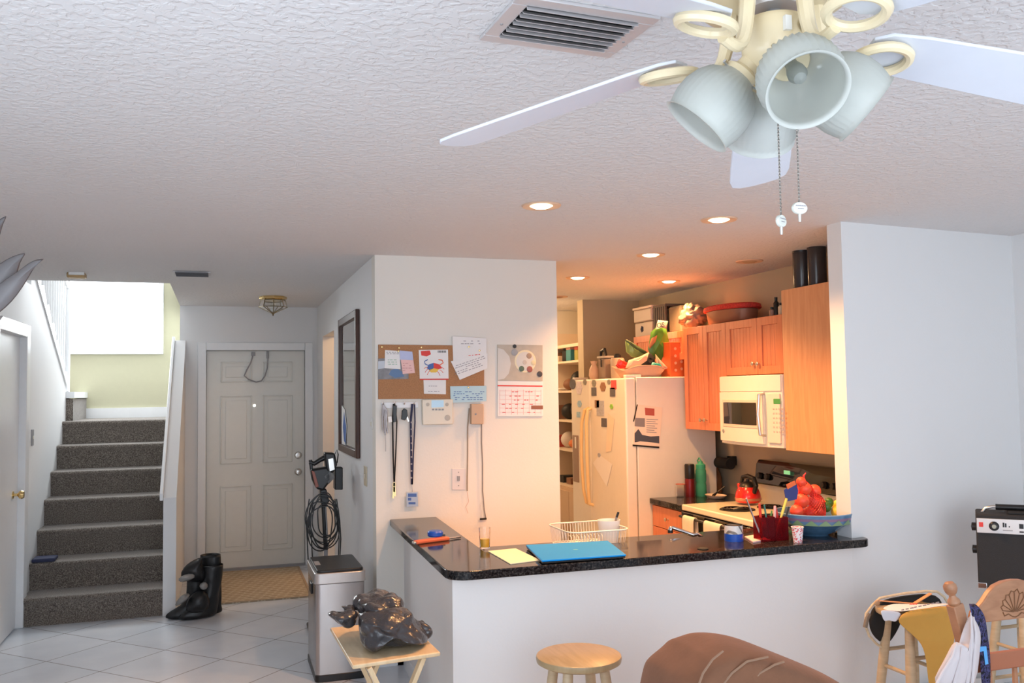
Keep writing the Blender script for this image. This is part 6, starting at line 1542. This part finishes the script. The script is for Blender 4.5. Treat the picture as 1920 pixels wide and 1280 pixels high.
# --- black amplifier on that stool, turned towards the room
AR = Matrix.Translation(Vector((ax0, AY, 0))) @ Matrix.Rotation(math.radians(-45), 4, 'Z')
AC = AR @ Vector((.21, .105, az0))
t = thing('amplifier', 'black portable amplifier with silver panel and top handle at right edge', 'amplifier', (AC.x, AC.y, az0))
m_tolex = mat('black_grille_cloth', (.025, .025, .026), .8, bump=.5, bscale=220)
def MA(): q = MB(); q.M = AR; return q
bw = .42; sc7 = 434.
def lx(px): return (px - 1832) / sc7
MA().box((0, 0, az0), (bw, .21, az1 + .02)).build('cabinet', m_tolex, t, bev=.008)
ph_ = onY(1836, 997, AY).z
MA().box((.004, -.006, ph_), (bw - .004, 0, az1)).build('control_panel', mat('silver_panel', (.66, .65, .64), .3, .5), t, bev=.001)
pz_ = (ph_ + az1) / 2
MA().lathe([(.022, 0), (.022, .004), (.016, .01), (.015, .02), (0, .021)], (lx(1866), -.006, pz_), ax=(0, -1, 0), n=24).build('dial', m_black, t)
MA().lathe([(.010, 0), (.009, .002), (0, .002)], (lx(1866), -.027, pz_), ax=(0, -1, 0), n=18).build('dial_cap', mat('dial_green_grey', (.35, .38, .33), .4), t)
def amark(x0, y0, x1, y1, m=m_black):
    z0_, z1_ = [az1 - (az1 - ph_) * (q - 975) / 22. for q in (y1, y0)]
    MA().box((lx(x0), -.0072, z0_), (lx(x1), -.006, z1_)).build('panel_print', m, t)
amark(1882, 980, 1885, 987); amark(1886, 981, 1889, 987); amark(1893, 985, 1895, 987); amark(1912, 981, 1920, 988); amark(1912, 992, 1920, 994); amark(1838, 981, 1846, 988, m_inkr); amark(1882, 991, 1900, 992.3, m_grey)
amark(1928, 981, 1940, 988); amark(1950, 981, 1962, 988)
hz = onY(1870, 950, AY).z
MA().tube([(.03, .10, az1 + .015), (.03, .10, hz - .03), (.045, .10, hz - .008), (.075, .10, hz), (bw - .075, .10, hz), (bw - .045, .10, hz - .008), (bw - .03, .10, hz - .03), (bw - .03, .10, az1 + .015)], .008, 10).build('handle_frame', m_nickel, t)
MA().tube([(.09, .10, hz), (bw - .09, .10, hz)], .0145, 12).build('handle_grip', m_black, t)
MA().box((.14, .02, az1 + .02), (bw - .1, .19, az1 + .032)).build('top_plate', m_matteblack, t, bev=.003)
for x in (0, bw - .035):
    MA().box((x - .003, -.003, az0 - .0), (x + .038, .03, az0 + .028)).build('corner_guard', m_chrome, t, bev=.003)
for z_ in (onY(1828, 1033, AY).z, onY(1828, 990, AY).z):
    MA().lathe([(.02, 0), (.02, .018), (0, .022)], (0, .06, z_), ax=(-1, 0, 0), n=20).build('side_knob', m_black, t)

# --- hat / pouch with cream piping behind the shirt on stool two
HY = 3.47
t = thing('black_pouch', 'black open bag with cream piping and an orange strap on stool', 'bag', tuple(onY(1650, 1215, HY)))
puff(((1624, 1168), (1630, 1142), (1648, 1122), (1690, 1114), (1735, 1109), (1760, 1112), (1774, 1128), (1768, 1140), (1700, 1146), (1655, 1150), (1662, 1165), (1668, 1195), (1662, 1214), (1646, 1206), (1630, 1190)), HY, .07, 'pouch_body', m_matteblack, t, seed=4, rough=.1)
m_pip = mat('cream_piping', (.62, .52, .36), .7, noise=.3, nscale=60)
MB().tube([onY(x, y, HY - .01) for x, y in ((1662, 1218), (1644, 1207), (1630, 1192), (1622, 1170), (1624, 1150), (1636, 1134), (1650, 1121), (1690, 1113), (1735, 1108), (1757, 1109), (1770, 1118), (1778, 1132))], .006, 8).build('piping', m_pip, t)
MB().tube([onY(x, y, HY - .015) for x, y in ((1622, 1176), (1624, 1166), (1626, 1158), (1630, 1150))], .010, 8).build('worn_fringe', mat('brown_fringe', (.22, .18, .14), .9, bump=1, bscale=80), t)
for a, b in (((1650, 1126), (1716, 1131)), ((1714, 1131), (1745, 1112))):
    A0, B0 = onY(*a, HY - .045), onY(*b, HY - .045); MB().bar(A0, B0, .004, .018 if b[0] > 1720 else .010, up=(0, 1, 0)).build('orange_strap', mat('orange_strap', (.75, .34, .14), .6) if 'orange_strap' not in bpy.data.materials else bpy.data.materials['orange_strap'], t)
MB().ball(onY(1645, 1130, HY - .03), .014, 1, .5, 1, n=14).build('stud', m_tan, t)

# --- folded shirt
SY = 3.25
t = thing('folded_shirt', 'white and gold printed shirt draped over the middle pine stool', 'shirt', tuple(onY(1740, 1275, SY)))
m_gold = mat('gold_fabric', (.62, .34, .07), .85, bump=.3, bscale=40); m_wf = mat('white_fabric', (.74, .76, .82), .85, bump=.3, bscale=40)
def zt(x, y): return onZ(x, y, .612)
# top sheet lying over the seat, front edge hanging
def grid(name, rows, m, th=.004):
    nu, nv = len(rows[0]) - 1, len(rows) - 1
    vs = [p for r_ in rows for p in r_]
    fs = [(j * (nu + 1) + i, j * (nu + 1) + i + 1, (j + 1) * (nu + 1) + i + 1, (j + 1) * (nu + 1) + i) for j in range(nv) for i in range(nu)]
    return MB().add(vs, fs).build(name, m, t, solid=th, sub=2, ang=180)
Yb, Yf = 3.44, SY
grid('white_panel', [[onY(x, y, Yb) for x, y in ((1672, 1131), (1700, 1131), (1740, 1131), (1779, 1131))], [onY(x, y, 3.34) for x, y in ((1660, 1136), (1690, 1139), (1730, 1136), (1781, 1132))], [onY(x, y, Yf) for x, y in ((1649, 1142), (1680, 1146), (1692, 1147), (1783, 1133))]], m_wf)
grid('white_panel', [[onY(x, y, Yf - .002) for x, y in ((1648, 1141), (1670, 1144), (1693, 1147))], [onY(x, y, Yf - .012) for x, y in ((1653, 1154), (1670, 1155), (1686, 1158))], [onY(x, y, Yf - .015) for x, y in ((1658, 1167), (1666, 1161), (1680, 1168))]], m_wf)
grid('gold_panel', [[onY(x, y, Yf - .004) for x, y in ((1692, 1147), (1720, 1141), (1750, 1138), (1784, 1132))],
                    [onY(x, y, Yf - .030) for x, y in ((1684, 1161), (1716, 1158), (1750, 1156), (1787, 1153))],
                    [onY(x, y, Yf - .018) for x, y in ((1682, 1167), (1712, 1180), (1750, 1182), (1790, 1176))],
                    [onY(x, y, Yf - .034) for x, y in ((1716, 1193), (1732, 1204), (1762, 1206), (1792, 1196))],
                    [onY(x, y, Yf - .018) for x, y in ((1732, 1212), (1744, 1226), (1764, 1228), (1786, 1216))],
                    [onY(x, y, Yf - .030) for x, y in ((1738, 1250), (1746, 1256), (1756, 1256), (1768, 1240))],
                    [onY(x, y, Yf - .024) for x, y in ((1741, 1284), (1745, 1290), (1750, 1290), (1756, 1276))]], m_gold)
mm_ = MB()
for i in range(9):
    x = 1690 + i * 8; y = 1146 - i * 1.7; a = onY(x, y - 2, Yf - .003); b = onY(x + 4 + i % 3, y - 3, Yf - .003); mm_.prism([a, b, b + Vector((0, 0, .004)), a + Vector((0, 0, .004))], (0, -.004, 0))
mm_.build('dark_lettering', m_ink, t)
mm_ = MB()
for i in range(5):
    a = onY(1706 + i * 3, 1136 - i * .2, 3.32); b = onY(1708 + i * 3, 1134, 3.32); mm_.tube([a + Vector((0, 0, .006)), b + Vector((0, 0, .007))], .002, 5)
mm_.build('red_print', m_inkr, t)

# --- carved oak chair
CY = 2.60
def onc(x, y, d=0): return onY(x, y, CY + d)
cl = onc(1803, 1170).x; cr_ = 2 * onc(1897, 1130).x - cl
pz = onc(1803, 1130).z
t = thing('oak_chair', 'oak dining chair with a carved shell crest and ball finial at lower right', 'chair', ((cl + cr_) / 2, CY - .2, 0))
zt_ = onc(1800, 1131).z
for x in (cl, cr_):
    # square upper post, turned finial, round lower part
    lean = -.028 if x == cl else .028
    top_ = Vector((x + lean, CY, zt_)); bot_ = Vector((x + .01 * (1 if x == cl else -1), CY, zt_ - .14))
    MB().bar(bot_, top_, .046, .040, up=(0, 1, 0)).build('back_post', m_oak, t, bev=.004)
    MB().tube([bot_ + Vector((0, 0, .002)), (bot_.x, CY - .01, .45), (bot_.x, CY - .02, 0)], [.022, .024, .019], 14).build('rear_leg', m_oak, t)
    d_ = (top_ - bot_).normalized()
    MB().lathe([(.018, 0), (.022, .008), (.020, .016), (.013, .024), (.0105, .034), (.015, .038), (.020, .046), (.0235, .058), (.0225, .070), (.015, .080), (0, .084)], top_, ax=d_, n=24).build('finial', m_oak, t)
# crest rail with arch
arch = [(1818, 1160), (1822, 1146), (1830, 1138), (1840, 1126), (1850, 1110), (1862, 1097), (1878, 1089), (1892, 1086)]
A_ = [onc(x, y) for x, y in arch]; xm = onc(1897, 1130).x
A_ = A_ + [Vector((2 * xm - p.x, p.y, p.z)) for p in A_[::-1]]
zb_ = onc(1840, 1166).z
low = [Vector((2 * xm - onc(1840, 1166).x, CY, zb_)), onc(1840, 1166)]
cr = MB().prism([p + Vector((0, -.012, 0)) for p in A_ + low], (0, .026, 0)).build('crest_rail', m_oak, t, bev=.005, seg=3)
m_carve = mat('carved_groove', (.20, .09, .04), .5)
sc_ = onc(1895, 1150, -.0125)
def arcp(pts, w_=.0018): MB().tube([Vector((p.x, CY - .0135, p.z)) for p in pts], w_, 6).build('carved_line', m_carve, cr)
def P_(dx, dz): return Vector((xm + dx, CY, sc_.z + dz))
for k_ in range(-4, 5):
    a = k_ * .33; rr_ = .076 - .005 * abs(k_)
    tip = P_(rr_ * math.sin(a) * 1.05, rr_ * math.cos(a)); st2 = P_(.010 * math.sin(a), .006)
    arcp([st2, st2.lerp(tip, .6), tip])
    a2 = (k_ + 1) * .33
    if k_ < 4:
        r2_ = .076 - .005 * abs(k_ + 1); e1 = P_(r2_ * math.sin(a2) * 1.05, r2_ * math.cos(a2)); am_ = (a + a2) / 2
        arcp([tip, P_((rr_ + .011) * math.sin(am_) * 1.05, (rr_ + .011) * math.cos(am_)), e1])
arcp([P_(-.056, .008), P_(-.05, -.006), P_(-.03, .0), P_(-.015, -.010), P_(0, -.014), P_(.015, -.010), P_(.03, .0), P_(.05, -.006), P_(.056, .008)], .002)
r1, r0_ = onc(1890, 1219).z, onc(1890, 1252).z
MB().box((cl + .0, CY - .01, r0_), (cr_ - .0, CY + .012, r1)).build('lower_rail', mat('reddish_oak', (.40, .15, .08), .4) , t, bev=.005)
MB().box((cl - .03, CY - .42, .42), (cr_ + .03, CY + .02, .455)).build('seat', m_oak, t, bev=.012, seg=3)
for x in (cl, cr_): MB().tube([(x, CY - .38, .42), (x, CY - .39, .2), (x - .01, CY - .40, 0)], [.02, .025, .016], 14).build('front_leg', m_oak, t)
for i in range(3):
    x = cl + (cr_ - cl) * (i + 1) / 4; MB().tube([(x, CY, .45), (x, CY, r0_)], [.011, .009], 10).build('spindle', m_oak, t)
for x in (cl, cr_): MB().tube([(x, CY - .39, .2), (x, CY - .015, .2)], .010, 10).build('side_stretcher', m_oak, t)
# white plastic bag hung over the chair post
PY = CY - .055
t = thing('white_plastic_bag', 'translucent white plastic bag hanging from the left chair post', 'bag', tuple(onY(1790, 1285, PY)))
m_wbag = mat('white_plastic_film', (.80, .76, .78), .35, trans=.25, ior=1.1, bump=.8, bscale=18)
puff(((1819, 1143), (1826, 1152), (1838, 1170), (1841, 1190), (1836, 1230), (1830, 1300), (1790, 1310), (1740, 1290), (1756, 1262), (1774, 1232), (1788, 1206), (1794, 1200), (1808, 1210), (1814, 1208), (1818, 1180)), PY, .045, 'bag_body', m_wbag, t, seed=9, rough=.3)
for pts in (((1820, 1148), (1822, 1180), (1820, 1230), (1812, 1290)), ((1794, 1203), (1786, 1230), (1766, 1262), (1752, 1290)), ((1826, 1156), (1830, 1190), (1826, 1240), (1822, 1290)), ((1804, 1212), (1800, 1240), (1786, 1290))):
    MB().tube([onY(x, y, PY - .022) for x, y in pts], [.002, .004, .005, .005], 6).build('fold', m_wbag, t)
# dark patterned scarf over the crest
t = thing('patterned_scarf', 'narrow navy patterned scarf with a bright blue figure over the chair back', 'scarf', tuple(onc(1850, 1290)))
m_scarf = mat('navy_patterned_cloth', (.03, .03, .07), .85)
N, L = nd(m_scarf); tc = N.new('ShaderNodeTexCoord'); nz = N.new('ShaderNodeTexNoise'); nz.inputs['Scale'].default_value = 28; nz.inputs['Distortion'].default_value = 3; L.new(tc.outputs['Object'], nz.inputs['Vector'])
rr_ = ramp(m_scarf, nz.outputs['Fac'], [(.44, (.008, .008, .016)), (.52, (.07, .07, .20)), (.60, (.012, .010, .03)), (.72, (.16, .12, .26))]); L.new(rr_.outputs[0], base(m_scarf).inputs['Base Color'])
rows = []
for x0, x1, y, d in ((1816, 1826, 1131, .02), (1817, 1832, 1133, -.022), (1820, 1846, 1150, -.026), (1826, 1850, 1168, -.026), (1834, 1852, 1190, -.028), (1836, 1856, 1214, -.030), (1838, 1858, 1246, -.030), (1840, 1858, 1295, -.028)):
    rows.append([onc(x0, y, d), onc((x0 + x1) / 2, y + 1, d - .004), onc(x1, y, d)])
grid('cloth', rows, m_scarf, .003)
MB().prism([onc(x, y, -.038) for x, y in ((1834, 1212), (1849, 1211), (1853, 1244), (1847, 1246), (1844, 1220), (1836, 1222))], (0, -.001, 0)).build('blue_figure', mat('bright_blue_print', (.12, .42, .85), .6), t)

# --- brown suede sofa back in the foreground
BY0, BY1 = 2.30, 2.66
top_px = [(1256, 1284), (1266, 1264), (1282, 1250), (1300, 1236), (1312, 1222), (1322, 1220), (1340, 1213), (1360, 1207), (1390, 1208), (1422, 1213), (1455, 1226), (1500, 1244), (1545, 1262), (1592, 1283)]
P = [onY(x, y, BY0 + .1) for x, y in top_px]
t = thing('sofa', 'brown suede sofa back rising at the bottom edge before the half wall', 'sofa', ((P[0].x + P[-1].x) / 2, 2.4, 0))
pts = [Vector((P[0].x - .10, BY0, .12)), Vector((P[0].x - .07, BY0, .40))] + [Vector((p.x, BY0, p.z)) for p in P] + [Vector((P[-1].x + .10, BY0, .50)), Vector((P[-1].x + .16, BY0, .36)), Vector((P[-1].x + .16, BY0, .12))]
mb = MB(); n = len(pts); rows_ = []
cen2 = Vector((sum(p.x for p in pts) / n, 0, .42))
for f, yy in ((.86, BY0 - .0), (.965, BY0 + .03), (1.0, BY0 + .1), (1.0, BY0 + .24), (.965, BY0 + .32), (.86, BY0 + .35)):
    rows_.append([Vector((cen2.x + (p.x - cen2.x) * f, yy, max(.06, cen2.z + (p.z - cen2.z) * f))) for p in pts])
vs = [p for r_ in rows_ for p in r_]
fs = [(j * n + i, j * n + (i + 1) % n, (j + 1) * n + (i + 1) % n, (j + 1) * n + i) for j in range(5) for i in range(n)] + [tuple(range(n - 1, -1, -1)), tuple(5 * n + i for i in range(n))]
mb.add(vs, fs); mb.build('backrest', m_sofa, t, sub=2, ang=180)
m_seam = mat('tan_stitching', (.28, .17, .11), .8)
for pts_ in (((1350, 1290), (1372, 1262), (1400, 1240), (1440, 1231)), ((1400, 1290), (1424, 1262), (1452, 1246), (1470, 1240)), ((1308, 1290), (1318, 1262), (1336, 1236), (1356, 1220))):
    pp_ = [onY(x, y, BY0 + .012) for x, y in pts_]
    MB().tube(pp_, .0035, 6).build('seam', m_seam, t)
MB().box((P[0].x - .05, BY0 - .60, .06), (P[-1].x + .18, BY0 + .04, .40)).build('seat_cushion', m_sofa, t, bev=.06, seg=4)
for x in (P[0].x - .22, P[-1].x + .17): MB().box((x, BY0 - .62, .06), (x + .18, BY0 + .28, .46)).build('armrest', m_sofa, t, bev=.06, seg=4)
for x in (P[0].x - .15, P[-1].x + .22):
    for yy in (BY0 - .55, BY0 + .2): MB().box((x, yy, 0), (x + .05, yy + .05, .07)).build('foot', m_mdark, t)
